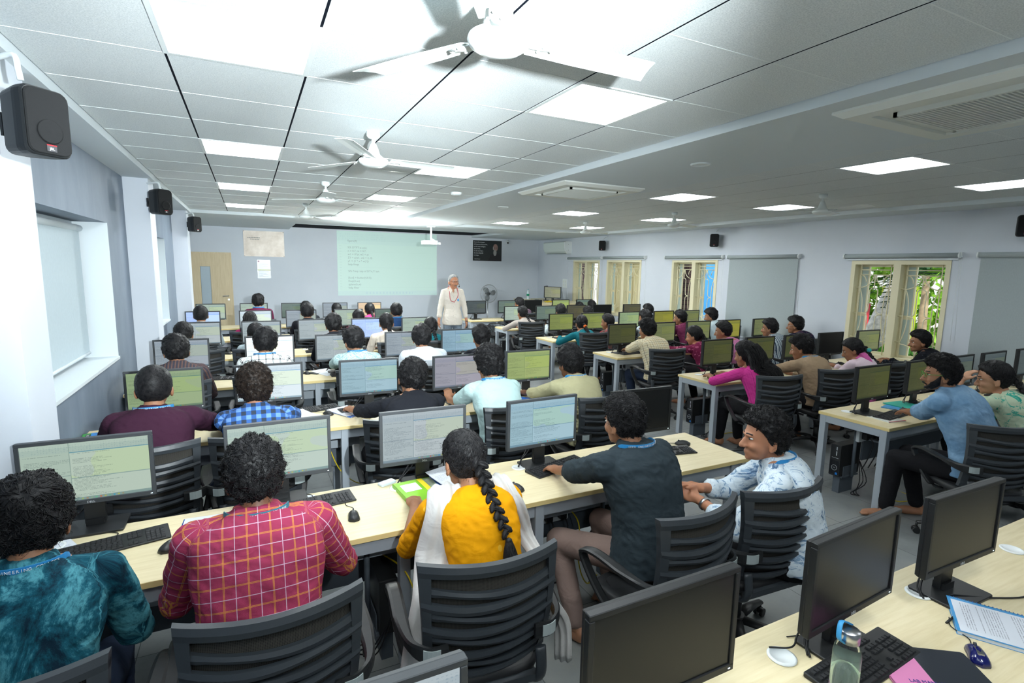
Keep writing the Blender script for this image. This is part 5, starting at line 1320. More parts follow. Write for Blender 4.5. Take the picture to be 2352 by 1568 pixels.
        m.loft(rows,False,False,closed=False); o=m.build('beard',hair,t,fix=False); q=o.modifiers.new('s','SOLIDIFY'); q.thickness=.004; q.offset=-1
        if beard>.5: 
            mm=MB()
            for k in(-1,1): mm.cap(n_((k*.003,.099,-.067))-base,n_((k*.028,.088,-.078))-base,.0055*hs,.004*hs,8)
            mm.build('moustache',hair,t)
    if mous is not None:
        m=MB()
        for k in(-1,1): m.cap(n_((k*.003,.100,-.068))-base,n_((k*.028,.088,-.076))-base,.0065*hs,.004*hs,8)
        m.build('moustache',mous,t)
    if glasses:
        m=MB()
        for k in(-1,1):
            m.tube([n_((k*.032+.024*math.cos(a),.098-.004*abs(math.cos(a)),-.010+.016*math.sin(a)))-base for a in np.linspace(0,2*PI,17)],.0017*(1.6 if not near else 1),5,caps=False); m.tube([n_((k*.056,.095,-.006))-base,n_((k*.080,.03,-.004))-base,n_((k*.082,-.01,-.016))-base],.0018,5)
        m.tube([n_((-.009,.10,-.006))-base,n_((.009,.10,-.006))-base],.002,5); m.build('glasses',glasses,t)
    if lanyard is not None:
        m=MB(); pts=[]
        for a in np.linspace(-2.15,2.15,30):
            q=N_-Fd*math.cos(a)*.089*s*w0+Rt*math.sin(a)*.092*s*w0+UP*(.030-.012*(1-math.cos(a)) if not female else .010-.02*(1-math.cos(a)))*s
            if abs(a)>1.5: q=q-UP*(abs(a)-1.5)*.10
            pts.append(q-base)
        rings=[]
        for i,q in enumerate(pts):
            T_=nrm(pts[min(i+1,29)]-pts[max(i-1,0)]); o_=nrm(q-(N_-base)-UP*((q-(N_-base))@UP)); rings.append([q+UP*.009+o_*.002,q-UP*.009+o_*.004,q-UP*.009-o_*.001,q+UP*.009-o_*.001])
        m.loft(rings,smooth=False); ly=m.build('lanyard',lanyard,t)
        if near>=2:
            txt='SRKR ENGINEERING COLLEGE'; n=len(txt)
            for i,ch in enumerate(txt):
                if ch==' ': continue
                a=(-1.05+2.1*(i+.5)/n); q=N_-Fd*math.cos(a)*.089*s*w0+Rt*math.sin(a)*.092*s*w0+UP*(.030-.012*(1-math.cos(a)) if not female else .010-.02*(1-math.cos(a)))*s; o_=nrm(-Fd*math.cos(a)/.078+Rt*math.sin(a)/.084)
                rt_=nrm(np.cross(UP,o_)); Mx=Matrix(((rt_[0],0,o_[0],0),(rt_[1],0,o_[1],0),(0,1,0,0),(0,0,0,1)))
                tm=text_mesh(ch,.013,TXW); o=bpy.data.objects.new('lanyard_letter',tm); COL.objects.link(o); o.parent=ly; Mx.translation=Vector(q-base+o_*.0056); o.matrix_local=Mx
    return dict(t=t,N=N_,P=P,arms=arms,base=base,Fd=Fd,Rt=Rt,C=C,H=H,legs=legs,s=s)
def drape(I,pts_l,width,mat,name='dupatta',thick=.004,fold=.008,th_n=5,sds=None):
    # pleated scarf following a path: pts (world), width list
    P=curve_pts(pts_l,44); k=len(P); Wd=np.interp(np.linspace(0,1,k),np.linspace(0,1,len(width)),width); rings=[]
    c0=(I['P']+I['N'])/2
    for i in range(k):
        T=nrm(P[min(i+1,k-1)]-P[max(i-1,0)]); out=P[i]-c0; out[2]*=.3; out=nrm(out-T*(out@T)); sd=nrm(np.cross(T,out)); f=[];bk=[]
        if sds is not None:
            sd=np.array([np.interp(i/(k-1),np.linspace(0,1,len(sds)),[q_[c_] for q_ in sds]) for c_ in range(3)]); sd=nrm(sd-T*(sd@T)); out=nrm(np.cross(sd,T)); out=out if out@(P[i]-c0)>0 or abs(out@(P[i]-c0))<.02 else -out
            if i and out@po<0: out=-out
            po=out
        for j in range(th_n*3+1):
            u=j/(th_n*3)*2-1; q=P[i]+sd*u*Wd[i]+out*(fold*math.sin(u*th_n*1.7+i*.06)-.3*Wd[i]*u*u); f.append(q+out*thick/2-I['base']); bk.append(q-out*thick/2-I['base'])
        rings.append(f+bk[::-1])
    m=MB(); m.loft(rings); return m.build(name,mat,I['t'])
BLKCL=cloth('black_trousers','plain',(.012,.012,.014)); DKB=cloth('dark_blue_jeans','plain',srgb(34,44,62))
LANY=plain(srgb(40,130,190),.5,.4); LANT=plain(srgb(40,120,140),.5,.4)
# ================================================================== CAST
cl=cloth
C_teal=cl('teal_marbled_shirt','tie',srgb(12,36,50),srgb(22,78,94),srgb(76,140,152),p=.10)
C_redp=cl('red_plaid_shirt','plaid',srgb(156,56,86),srgb(206,176,196),srgb(206,136,66),p=.074,w=.034)
C_yel=cl('yellow_brocade','brocade',srgb(232,160,10),srgb(238,184,60),srgb(214,138,8),p=.075)
C_gry=cl('charcoal_shirt','plain',srgb(50,60,66)); C_blk=cl('black_cloth','plain',srgb(34,36,42)); C_wfl=cl('white_blue_floral_shirt','splash',srgb(214,226,234),srgb(140,168,196),srgb(84,112,146),p=.06)
C_mar=cl('dark_plum_shirt','plain',srgb(62,34,52)); C_blc=cl('blue_grey_check','check',srgb(52,62,78),srgb(64,120,206),srgb(110,150,210),p=.058)
C_mint=cl('pale_mint_shirt','plain',srgb(184,212,211)); C_olv=cl('khaki_shirt','camo',srgb(178,174,138)); C_brs=cl('brown_striped_shirt','stripe',srgb(80,66,66),srgb(58,60,72),srgb(110,84,78),p=.026,w=.35)
C_wbk=cl('white_black_grid_shirt','grid',srgb(228,234,232),srgb(36,40,48),p=.062,w=.07); C_lfs=cl('sage_leaf_shirt','leaf',srgb(142,176,178),srgb(214,232,230),srgb(120,156,160),p=.10); C_wht=cl('white_shirt','plain',srgb(206,214,222))
C_ylc=cl('yellow_white_check','check',srgb(230,226,206),srgb(200,184,120),srgb(110,130,170),p=.05); C_crm=cl('cream_kurta','plain',srgb(220,208,192)); C_tea=cl('teal_kurta','plain',srgb(26,106,116)); C_nav=cl('navy_shirt','plain',srgb(32,58,96)); C_mag=cl('magenta_dress','plain',srgb(150,30,86))
C_mrn=cl('maroon_shirt','plain',srgb(98,38,66)); C_pnk=cl('pink_dress','plain',srgb(214,60,120)); C_lg=cl('light_grey_shirt','plain',srgb(168,184,190)); C_pink=cl('hot_pink_kurta','stripe',srgb(206,62,146),srgb(170,44,118),srgb(196,56,138),p=.03,w=.12)
C_tan=cl('tan_shirt','plain',srgb(160,138,112)); C_pkw=cl('white_pink_dress','plain',srgb(226,206,216)); C_cpl=cl('cream_windowpane_shirt','plaid',srgb(218,208,178),srgb(44,44,56),srgb(180,150,100),p=.062,w=.045)
C_mfl=cl('maroon_floral','flower',srgb(112,32,66),srgb(186,96,130),srgb(150,60,100),p=.045); C_ppk=cl('pink_kurta_plain','plain',srgb(206,130,172)); C_str=cl('striped_shirt','stripe',srgb(196,206,210),srgb(60,76,94),srgb(120,140,150),p=.03,w=.4); C_nvy=cl('dark_navy_tee','flower',srgb(26,28,52),srgb(90,60,80),srgb(40,40,70),p=.05)
C_rbf=cl('brown_red_floral','flower',srgb(100,82,76),srgb(170,40,56),srgb(60,50,50),p=.035); C_lpr=cl('pale_print_shirt','splash',srgb(196,208,214),srgb(110,124,134),srgb(60,70,80),p=.05); C_bei=cl('beige_kurta','plain',srgb(186,176,168)); C_pur=cl('purple_check_shirt','check',srgb(80,60,76),srgb(140,120,132),srgb(60,46,60),p=.04)
C_den=cl('denim_shirt','denim',srgb(96,134,168),srgb(130,164,194),srgb(164,190,210)); C_tgf=cl('teal_leaf_kurta','splash',srgb(190,206,178),srgb(70,172,150),srgb(40,140,126),p=.11); C_blp=cl('black_dotted_shirt','flower',srgb(24,26,32),srgb(60,64,74),srgb(24,26,32),p=.03)
C_tch=cl('ivory_shirt','plain',srgb(214,206,194)); C_slk=cl('grey_trousers','plain',srgb(120,132,144)); C_brt=cl('brown_trousers','plain',srgb(132,112,104)); C_dup=cl('white_dupatta','plain',srgb(200,197,194)); C_yd=cl('mustard_dupatta','plain',srgb(200,160,84)); C_bd=cl('brown_dupatta','plain',srgb(90,56,44)); C_pd=cl('pink_dupatta','leaf',srgb(214,120,176),srgb(232,190,214),srgb(200,90,156),p=.14)
ROW=lambda r:rowy(r)-.2
PEO={}
def P_(key,label,phrase,x,row,z,dy=0,**k):
    I=person(label,(x,ROW(row)+dy,z),**k); PEO[key]=dict(phrase=phrase,x=x,row=row,I=I,**I); return I
A=lambda **k:k
# ---- left block, nearest row
P_('P1','person in dark teal marbled shirt seated by the left wall, nearest row, head bowed','the boy in the dark teal marbled shirt',-.66,1,1.31,near=3,style='messy',thick=.026,shirt=C_teal,hyaw=-8,hp=.35,lh=(-.90,2.42,.80),rh=(-.55,2.34,.76),sleeve=.62,lanyard=LANY,dy=-.04,pants=DKB)
P_('P2','person in red checked shirt with blue college lanyard, seen from behind in the nearest row','the boy in the red checked shirt',-.015,1,1.345,near=3,style='curly',thick=.022,shirt=C_redp,hyaw=-4,hp=.12,lh=(-.13,2.38,.79),rh=(.16,2.40,.79),sleeve=.75,lanyard=LANT,pants=BLKCL,wide=1.10,pole=(.75,-.35,-.85),skin='d',glasses=CHARC)
i3=P_('P3','person in yellow kurta and white dupatta with a long black braid, nearest row','the girl in the yellow kurta',.835,1,1.275,near=3,style='long',thick=.010,shirt=C_yel,female=True,hyaw=-10,hp=.22,lh=(.70,2.46,.79),rh=(1.06,2.40,.79),sleeve=.62,lanyard=LANY,collar=False,long_=('braid',.74,.05),skin='m',wide=1.1)
N3,P3=i3['N'],i3['P']
a3=np.array; X3=[(1,0,0)]
drape(i3,[N3+a3((-.10,.13,-.16)),N3+a3((-.12,.02,.035)),N3+a3((-.15,-.10,-.05)),N3+a3((-.19,-.13,-.22)),a3((P3[0]-.27,P3[1]-.10,.74)),a3((P3[0]-.33,P3[1]-.12,.50)),a3((P3[0]-.36,P3[1]-.16,.25)),a3((P3[0]-.38,P3[1]-.20,.03))],[.05,.07,.085,.10,.085,.085,.10,.11],C_dup,sds=[(1,0,.1),(1,0,-.1),(1,-.1,-.2),(1,-.1,-.2),(.9,-.5,0),(.8,-.6,0),(.8,-.6,0)])
drape(i3,[N3+a3((.10,.13,-.16)),N3+a3((.12,.02,.035)),N3+a3((.16,-.09,-.05)),N3+a3((.23,-.09,-.22)),a3((P3[0]+.25,P3[1]-.02,.72)),a3((P3[0]+.265,P3[1]-.03,.56)),a3((P3[0]+.35,P3[1]-.02,.40)),a3((P3[0]+.36,P3[1]-.03,.22))],[.04,.05,.045,.04,.035,.04,.04],C_dup,sds=[(1,0,.1),(1,0,-.1),(1,-.1,-.3),(.9,-.3,-.3),(.7,-.7,0),(.7,-.7,0)])
m=MB(); n=i3['C']+i3['H']@np.array((.045,-.088,.045)); b0=i3['base']; m.cap(n-b0,n+np.array((.03,.012,-.006))-b0,.006,.004); m.cap(n-b0+np.array((.004,.002,.012)),n+np.array((.026,.01,.006))-b0,.004,.003); m.build('hair_clip',BLK,i3['t'])
i4=P_('P4','person in charcoal shirt and brown trousers typing barefoot, nearest left row','the boy in the charcoal shirt',1.735,1,1.355,near=3,style='messy',thick=.020,shirt=C_gry,hyaw=-14,yaw=-8,hp=.15,lh=(1.60,2.60,.79),rh=(2.05,2.45,.76),sleeve=.62,wide=1.1,lanyard=LANY,pants=C_brt,pole=(1.0,-.3,-.35),pelvis_dy=-.14,feet=[(1.50,2.16,.09),(1.85,2.28,.09)],extra=A(toe=(-.2,.9,0)))
i5=P_('P5','person in white shirt with blue floral print, hands clasped, at the aisle end','the boy in the white floral shirt',2.36,1,1.304,dy=-.37,near=3,style='curly',thick=.024,shirt=C_wfl,yaw=-42,hyaw=-62,hp=.05,lh=(2.10,1.93,.79),rh=(2.16,2.00,.82),sleeve=.82,lanyard=LANY,pants=BLKCL,pelvis_dy=-.14,pole=(.8,-.2,-.6),curl=1.1,seat=.48,extra=A(fd0=(-.35,.9,.2),fd1=(-.8,.5,.2),up0=(-.5,-.2,.8),up1=(.2,.3,.9)),skin='t',hair=HAIR)
wr=i5['arms'][0][2]; m=MB(); d=nrm(wr-i5['arms'][0][1]); m.tube([wr-d*.045-i5['base'],wr-d*.03-i5['base']],.034,16); w_=m.build('wrist_watch',METAL,i5['t'])
# ---- left block, second row
P_('P6','person in dark plum shirt by the left wall, second row, hair cropped short','the boy in the dark plum shirt',-.568,2,1.35,near=2,style='buzz',thick=.011,shirt=C_mar,hp=.1,lanyard=LANY,lh=(-.85,4.35,.79),rh=(-.22,4.42,.79),pole=(1,-.2,-.5),skin='m',wide=1.08)
P_('P7','person in blue and grey checked shirt with curly hair, second left row','the boy in the blue checked shirt',.004,2,1.315,near=2,style='curly',thick=.024,shirt=C_blc,hp=.12,lh=(-.15,4.40,.79),rh=(.31,4.56,.79),sleeve=.8,skin='t',hair=HAIRB)
P_('P8','person in black shirt leaning sideways over the second left desk','the boy in the black shirt',1.10,2,1.29,near=2,style='messy',thick=.022,shirt=C_blk,hp=.3,tilt=.22,px=.93,lh=(.66,4.46,.79),rh=(1.2,4.40,.79),sleeve=.75,skin='m')
P_('P9','person in pale mint shirt with thick curly hair, second left row','the boy in the pale mint shirt',1.75,2,1.36,near=2,style='curly',thick=.028,shirt=C_mint,hp=.15,hyaw=-6,lh=(1.56,4.36,.82),rh=(2.0,4.42,.79),sleeve=.5,lanyard=LANY,skin='m',extra=A(fd0=(.1,.6,.55)))
P_('P10','person in khaki shirt with camouflage lower half, aisle end of the second left row','the boy in the khaki shirt',2.545,2,1.32,near=2,style='messy',thick=.022,shirt=C_olv,hp=.15,hyaw=-8,lh=(2.34,4.42,.79),rh=(2.66,4.50,.79),sleeve=.8,lanyard=LANY,skin='d')
# ---- third row
P_('P11','person in brown striped shirt by the left wall, third row','the boy in the brown striped shirt',-.633,3,1.33,near=1,style='messy',thick=.022,shirt=C_brs,hp=.3,hyaw=-12)
P_('P12','person in white shirt with black checks, third left row','the boy in the white and black checked shirt',.121,3,1.37,near=1,style='messy',thick=.022,shirt=C_wbk,hp=.25,hyaw=10,lanyard=LANY)
P_('P13','person in sage green leaf-print shirt, third left row','the boy in the sage leaf-print shirt',.968,3,1.35,near=1,style='messy',thick=.020,shirt=C_lfs,hp=.2,hyaw=-20,sleeve=.65,lh=(.84,6.45,.79),lanyard=LANY,pole=(1,-.1,-.5))
P_('P14','person in plain white shirt, third left row','the boy in the plain white shirt',1.714,3,1.35,near=1,style='messy',thick=.018,shirt=C_wht,hp=.1,skin='m',wide=1.1)
P_('P15','person in dark crew-neck shirt, aisle end of the third left row','the boy in the dark crew-neck shirt',2.441,3,1.32,near=1,style='messy',thick=.018,shirt=C_blk,hp=.15,collar=False)
# ---- fourth row
P_('P16','person in yellow and white checked shirt by the left wall, fourth row','the boy in the yellow checked shirt',-.742,4,1.27,near=1,style='neat',thick=.016,shirt=C_ylc,hp=.35)
P_('P17','person with smooth black hair half hidden behind the black-checked shirt, fourth row','the half-hidden girl, fourth left row',.05,4,1.24,near=0,style='long',thick=.01,shirt=C_lg,female=True,hp=.3)
P_('P18','person in dark collared shirt, third from the wall in the fourth left row','the boy in the dark collared shirt',1.01,4,1.33,near=1,style='messy',thick=.022,shirt=C_blk,hp=.25)
i=P_('P19','person in cream kurta with brown dupatta and tied-back hair, fourth left row','the girl in the cream kurta',1.733,4,1.33,near=1,style='long',thick=.010,shirt=C_crm,female=True,hp=.1,long_=('pony',.22,0),wide=1.15,collar=False)
drape(i,[i['N']+np.array((.06,.05,-.02)),i['N']+np.array((.08,-.08,-.03)),i['N']+np.array((.10,-.17,-.2)),i['P']+np.array((.08,-.16,.0))],[.05,.06,.06,.07],C_bd)
P_('P20','person in teal kurta with two braids and white hair bands, fourth left row','the teal-kurta girl with braids',2.389,4,1.25,near=1,style='long',thick=.012,shirt=C_tea,female=True,hp=.15,long_=('braid',.6,0),collar=False)
# ---- fifth row
P_('P21','person with round thinning hair by the left wall, fifth row','the boy by the wall, fifth left row',-.678,5,1.34,near=0,style='buzz',thick=.014,shirt=C_lg,hp=.1)
P_('P22','person with long hair in magenta dress, fifth left row','the girl in the magenta dress',-.011,5,1.24,near=0,style='long',thick=.01,shirt=C_mag,female=True,hp=.2,long_=('open',.7,0))
P_('P23','person in black shirt, third from the wall in the fifth left row','the boy in black in the fifth left row',.844,5,1.36,near=0,style='neat',thick=.018,shirt=C_blk,hp=.1)
P_('P24','person with smooth black hair low behind a monitor, fifth left row','the low-seated girl, fifth left row',1.667,5,1.24,near=0,style='long',thick=.01,shirt=C_pnk,female=True,hp=.2)
P_('P25','person in navy shirt, aisle end of the fifth left row','the boy in the navy shirt',2.326,5,1.34,near=0,style='neat',thick=.016,shirt=C_nav,hp=.1,lanyard=LANY)
# ---- farthest left row
P_('P26','person in maroon shirt in the farthest left row, in front of the notice','the boy in the maroon shirt farthest left',.142,6,1.42,near=0,style='messy',thick=.018,shirt=C_mrn,lanyard=LANY,hp=.1)
P_('P27','person with round black hair, third seat of the farthest left row','the student in the third farthest-row seat',.983,6,1.27,near=0,style='neat',thick=.016,shirt=C_blk,hp=.2)
P_('P28','person with smooth dark hair before the bluish screen, farthest left row','the student before the bluish far screen',1.563,6,1.23,near=0,style='long',thick=.01,shirt=C_lg,female=True,hp=.2)
P_('P29','person with ponytail in pink dress before the orange screen','the girl with the ponytail',2.219,6,1.22,near=0,style='long',thick=.012,shirt=C_pnk,female=True,hp=.1,long_=('pony',.35,.03))
# ---- right block, nearest row
P_('P30','person in blue denim shirt with beard and glasses, barefoot, nearest right row','the bearded man in the denim shirt',4.72,1,1.40,dy=-.06,near=3,style='messy',thick=.026,shirt=C_den,yaw=-10,hyaw=-42,hp=.08,lh=(5.06,2.46,.79),rh=(5.3,2.42,.79),sleeve=.70,beard=1.0,glasses=plain(srgb(70,150,60),.4),pants=BLKCL,pelvis_dy=-.22,wide=1.12,pole=(.7,-.1,-.8),skin='m',feet=[(4.62,2.30,.09),(4.92,2.22,.09)],extra=A(toe=(-.5,.7,0)))
i=P_('P31','person in teal leaf-print kurta with braid, hand held to her ear','the girl in the teal leaf-print kurta',5.66,1,1.29,dy=-.03,near=2,style='long',thick=.014,shirt=C_tgf,female=True,hyaw=-30,hp=.2,long_=('braid',.7,.05),lh=(5.50,2.27,1.10),rh=(5.8,2.42,.79),collar=False,lanyard=LANT,sleeve=.4,skin='l',extra=A(fd0=(.3,-.2,.5)),wide=1.1)
# second
i=P_('P33','person in hot pink kurta with long open black hair, second right row','the girl in hot pink',4.80,2,1.26,near=2,style='long',thick=.016,shirt=C_pink,female=True,hyaw=-5,hp=.2,long_=('open',.72,.02),lh=(4.72,4.30,.80),rh=(5.0,4.35,.80),collar=False,sleeve=.62,pants=BLKCL,feet=[(4.80,4.2,.09),(5.0,4.1,.09)],pole=(1,-.1,-.4),wide=1.1)
P_('P34','person in tan shirt, second seat of the second right row','the boy in the tan shirt',5.724,2,1.29,near=2,style='messy',thick=.020,shirt=C_tan,hyaw=-25,hp=.3,lh=(5.62,4.42,.79),lanyard=LANY,pants=BLKCL,sleeve=.8)
i=P_('P35','person in white and pink dress with pink dupatta and braid, second right row','the girl with the pink dupatta',6.718,2,1.21,near=1,style='long',thick=.012,shirt=C_pkw,female=True,hyaw=-35,hp=.4,long_=('braid',.7,.08),collar=False,lanyard=LANT,band=plain(srgb(60,170,170),.5))
drape(i,[i['N']+np.array((-.03,.09,-.12)),i['N']+np.array((-.085,-.02,.02)),i['N']+np.array((-.10,-.15,-.12)),i['P']+np.array((-.14,-.15,.10)),i['P']+np.array((-.2,-.14,-.25))],[.07,.09,.10,.10,.10],C_pd)
P_('P32','person in black dotted shirt in profile before the palm window','the boy in the black dotted shirt',8.02,2,1.27,near=2,style='neat',thick=.022,shirt=C_blp,yaw=-25,hyaw=-50,hp=.1,skin='m',lh=(7.85,4.15,.79),rh=(8.1,4.2,.79),pole=(.3,-.5,-.9),dy=-.1)
# third
P_('P36','person in cream windowpane-check shirt at the aisle, third right row','the boy in the cream windowpane shirt',4.96,3,1.33,near=2,style='messy',thick=.022,shirt=C_cpl,hyaw=-12,hp=.12,lh=(5.02,6.25,.79),rh=(5.25,6.25,.79),sleeve=.8,pants=DKB,pole=(1,-.2,-.4),wide=1.08)
P_('P37','person in maroon floral kurta, second seat of the third right row','the girl in the maroon floral kurta',5.857,3,1.20,near=1,style='long',thick=.014,shirt=C_mfl,female=True,hyaw=-30,hp=.25,long_=('plait',.35,0),collar=False,lh=(5.75,6.28,.79),skin='t')
i=P_('P38','person in pink kurta with mustard dupatta, third right row','the girl with the mustard dupatta',6.45,3,1.25,near=1,style='neat',thick=.020,shirt=C_ppk,female=True,hyaw=-40,hp=.15,collar=False)
drape(i,[i['N']+np.array((-.10,.06,-.05)),i['N']+np.array((-.08,-.05,.01)),i['N']+np.array((.02,-.09,.01)),i['N']+np.array((.10,-.02,-.0))],[.04,.05,.05,.04],C_yd)
P_('P39','person in striped shirt, fourth seat of the third right row','the boy in the striped shirt',7.50,3,1.26,near=1,style='messy',thick=.020,shirt=C_str,hyaw=-30,hp=.1)
P_('P40','person in dark navy patterned tee and glasses by the lowered blind','the boy in the navy patterned tee',8.12,3,1.29,near=1,style='messy',thick=.024,shirt=C_nvy,hyaw=-35,hp=.1,glasses=METAL,sleeve=.4,collar=False)
# fourth
P_('P41','person in teal kurta with orange hair band, fourth right row','the girl with the orange hair band',5.066,4,1.22,near=1,style='long',thick=.012,shirt=C_tea,female=True,hyaw=15,hp=.1,long_=('plait',.40,0),band=plain(srgb(240,110,20),.6),lh=(4.86,7.84,.79),collar=False,lanyard=LANT,wide=1.1,skin='t',pole=(1,-.1,-.6))
P_('P42','person in brown and red floral kurta, fourth right row','the girl in the brown floral kurta',5.613,4,1.23,near=1,style='long',thick=.012,shirt=C_rbf,female=True,hyaw=-30,hp=.15,collar=False)
P_('P43','person in pale printed shirt, third seat of the fourth right row','the boy in the pale printed shirt',6.45,4,1.28,near=0,style='messy',thick=.020,shirt=C_lpr,hyaw=-20,hp=.1)
P_('P44','person in plum shirt before the blue-shed window, fourth right row','the boy in the plum shirt',7.30,4,1.26,near=1,style='messy',thick=.020,shirt=C_mrn,hyaw=-35,hp=.1)
P_('P45','person in light grey shirt next to the lowered blind, fourth right row','the boy in the light grey shirt',8.10,4,1.28,near=1,style='messy',thick=.024,shirt=C_lg,hyaw=-40,hp=.2)
# fifth
P_('P46','person in beige kurta with braid at the aisle, fifth right row','the girl in the beige kurta',4.854,5,1.25,near=1,style='long',thick=.010,shirt=C_bei,female=True,hyaw=-10,hp=.1,long_=('braid',.5,.04),collar=False,lanyard=LANT,wide=1.15,lh=(4.72,9.62,.79),pole=(1,-.1,-.4))
P_('P47','person in grey shirt, second seat of the fifth right row','the boy in the grey shirt',5.746,5,1.27,near=0,style='messy',thick=.018,shirt=C_lpr,hp=.1)
P_('P48','person with bowed black hair, third seat of the fifth right row','the student bowed low in the fifth right row',6.429,5,1.22,near=0,style='neat',thick=.016,shirt=C_blk,hp=.3)
P_('P52','person with black hair at the farther window, fifth right row','the student by the window in the fifth right row',8.05,5,1.24,near=0,style='messy',thick=.020,shirt=C_gry,hyaw=-30,hp=.1)
# farthest
P_('P49','person in purple checked shirt and glasses, farthest right row','the boy in the purple checked shirt',5.70,6,1.30,near=0,style='messy',thick=.018,shirt=C_pur,hyaw=-30,hp=.2,glasses=METAL)
P_('P50','person with round black hair, left of two in the farthest right row','the left of two far students by the window',7.40,6,1.18,near=0,style='long',thick=.012,shirt=C_blk,female=True,hp=.1)
P_('P51','person with gathered black hair, right of two in the farthest right row','the right of two far students by the window',7.765,6,1.21,near=0,style='neat',thick=.018,shirt=C_lg,female=True,hp=.1)
# ---- the teacher
iT=person('person standing, grey hair, glasses, moustache, ivory shirt, red lanyard, before the screen',(3.41,9.3,1.855),stand=True,yaw=192,hyaw=178,hp=.02,s=1.04,hs=1.12,wide=.88,near=2,skin='t',shirt=C_tch,pants=C_slk,style='receding',thick=.008,hair=HAIRG,sleeve=.88,mous=plain((.09,.085,.08),.7),glasses=BLK,collar=False,lh=None,rh=None,pole=(.5,-.6,-.2),seed=4)
b0=iT['base']; N0=iT['N']; Fd,Rt=iT['Fd'],iT['Rt']; RED=plain(srgb(170,50,66),.5)
m=MB(); L=[N0+Rt*k*.07+Fd*.02+np.array((0,0,.03)) for k in(-1,1)]
pa=[L[0]-Fd*.05,L[0]+Fd*.03,N0-Rt*.085+Fd*.155+np.array((0,0,-.12)),N0+Rt*-.02+Fd*.17+np.array((0,0,-.24)),N0+Rt*.0+Fd*.17+np.array((0,0,-.245)),N0+Rt*.06+Fd*.165+np.array((0,0,-.2)),L[1]+Fd*.03,L[1]-Fd*.05]
m.tube([p-b0 for p in curve_pts(pa,50)],.006,6,flat=(1,.5)); ly=m.build('lanyard',RED,iT['t']); m=MB(); q=N0-Rt*.085+Fd*.165+np.array((0,0,-.21))-b0; m.ell(q,(.018,.01,.026)); m.build('badge_reel',plain(srgb(70,150,210),.4),ly)
for k in(-1,1):
    fm=MB(); a_=N0+Rt*k*.058+Fd*.045-b0+np.array((0,0,.035)); b_=N0+Rt*k*.012+Fd*.105-b0+np.array((0,0,-.03)); c_=N0+Rt*k*.055+Fd*.118-b0+np.array((0,0,-.085)); d_=N0+Rt*k*.085+Fd*.07-b0+np.array((0,0,-.01)); o_=Fd*.010
    fm.loft([[a_,b_,c_,d_],[a_+o_,b_+o_,c_+o_,d_+o_]],smooth=False); fm.build('collar_flap',C_tch,iT['t'])
vn=MB(); vn.loft([[N0+Rt*-.045+Fd*.07-b0+np.array((0,0,.03)),N0+Rt*.045+Fd*.07-b0+np.array((0,0,.03)),N0+Fd*.122-b0+np.array((0,0,-.085))],[N0+Rt*-.045+Fd*.085-b0+np.array((0,0,.03)),N0+Rt*.045+Fd*.085-b0+np.array((0,0,.03)),N0+Fd*.130-b0+np.array((0,0,-.085))]],smooth=False); vn.build('open_neck',SKM['t'],iT['t'])
pk=MB(); q=N0+Fd*.150-b0
for k in range(5): pk.ell(N0+Fd*(.128+.006*k)-b0+np.array((0,0,-.16-.085*k)),(.006,.006,.006),nu=8,nv=6)
pk.build('button',plain(srgb(190,184,176),.4),iT['t'])
n_=lambda v:iT['C']+iT['H']@(np.array(v,float)*1.08)-b0
m=MB(); m.tube([n_((-.086,-.01,-.03)),n_((-.088,.05,-.06)),n_((-.060,.11,-.085))],.004,6); m.ell(n_((-.058,.112,-.086)),(.012,.012,.012)); m.build('headset_microphone',BLK,iT['t'])
pw=iT['arms'][0][2]-b0; m=MB(); m.rbox(pw+np.array((-.02,-.03,-.14)),pw+np.array((.02,.0,.0)),.01); m.build('held_remote',BLK,iT['t'])
# ---- person outside the third window
person('person in white shirt outside in front of the blue shed, one hand at his chin',(12.7,13.1,1.72),stand=True,yaw=215,hyaw=215,near=1,skin='m',shirt=C_wfl,pants=BLKCL,style='messy',thick=.02,lh=(12.66,12.85,1.50),seed=11)
# ================================================================== SEATS: chairs, monitors, keyboards, mice
TL=[['g','g2','gy','b',None],['gn','w2','b','pu','ys'],['gy2','w','gy','gy2','b2'],['gy','gy','gy','bl','g'],['bl','w2','gy2','g','dg'],['g','g','dg','gy2','or']]
TR=[['ol3','ol3','dgr','dgr','dgr'],['ol3','ol3','ol3',None,'ol2'],['ol3','ol2','ol2','ol4','ol2'],['ol','ol','gn','ol4','ol2'],['g','dg','br',None,'br'],['dg',None,'ys','dg']]
MY=[[2.95,2.90,2.84,2.80,2.76],[4.64,4.62,4.56,4.50,4.54],[6.42,6.44,6.34,6.36,6.40],[8.18,8.12,8.18,8.12,8.1],[9.98,9.95,9.92,9.88,9.84],[11.72,11.75,11.68,11.62,11.6]]
MXL=[[-.70,.105,.86,1.62,2.38],[-.60,.115,.90,1.70,2.45],[-.66,.18,.90,1.70,2.43],[-.62,.13,.86,1.60,2.36],[-.70,.08,.80,1.60,2.31],[-.68,.07,.82,1.61,2.32]]
RX=[[4.965,5.75,6.46,7.16,7.96],[4.99,5.73,6.43,7.15,8.02],[4.97,5.76,6.51,7.22,8.04],[5.0,5.69,6.53,7.40,8.10],[4.97,5.72,6.50,7.2,8.05],[5.65,6.38,7.19,7.92]]
LP=[['P1','P2','P3','P4','P5'],['P6','P7','P8','P9','P10'],['P11','P12','P13','P14','P15'],['P16','P17','P18','P19','P20'],['P21','P22','P23','P24','P25'],[None,'P26','P27','P28','P29']]
RP=[['P30','P31',None,None,None],['P33','P34','P35',None,'P32'],['P36','P37','P38','P39','P40'],['P41','P42','P43','P44','P45'],['P46','P47','P48',None,'P52'],['P49',None,'P50','P51']]
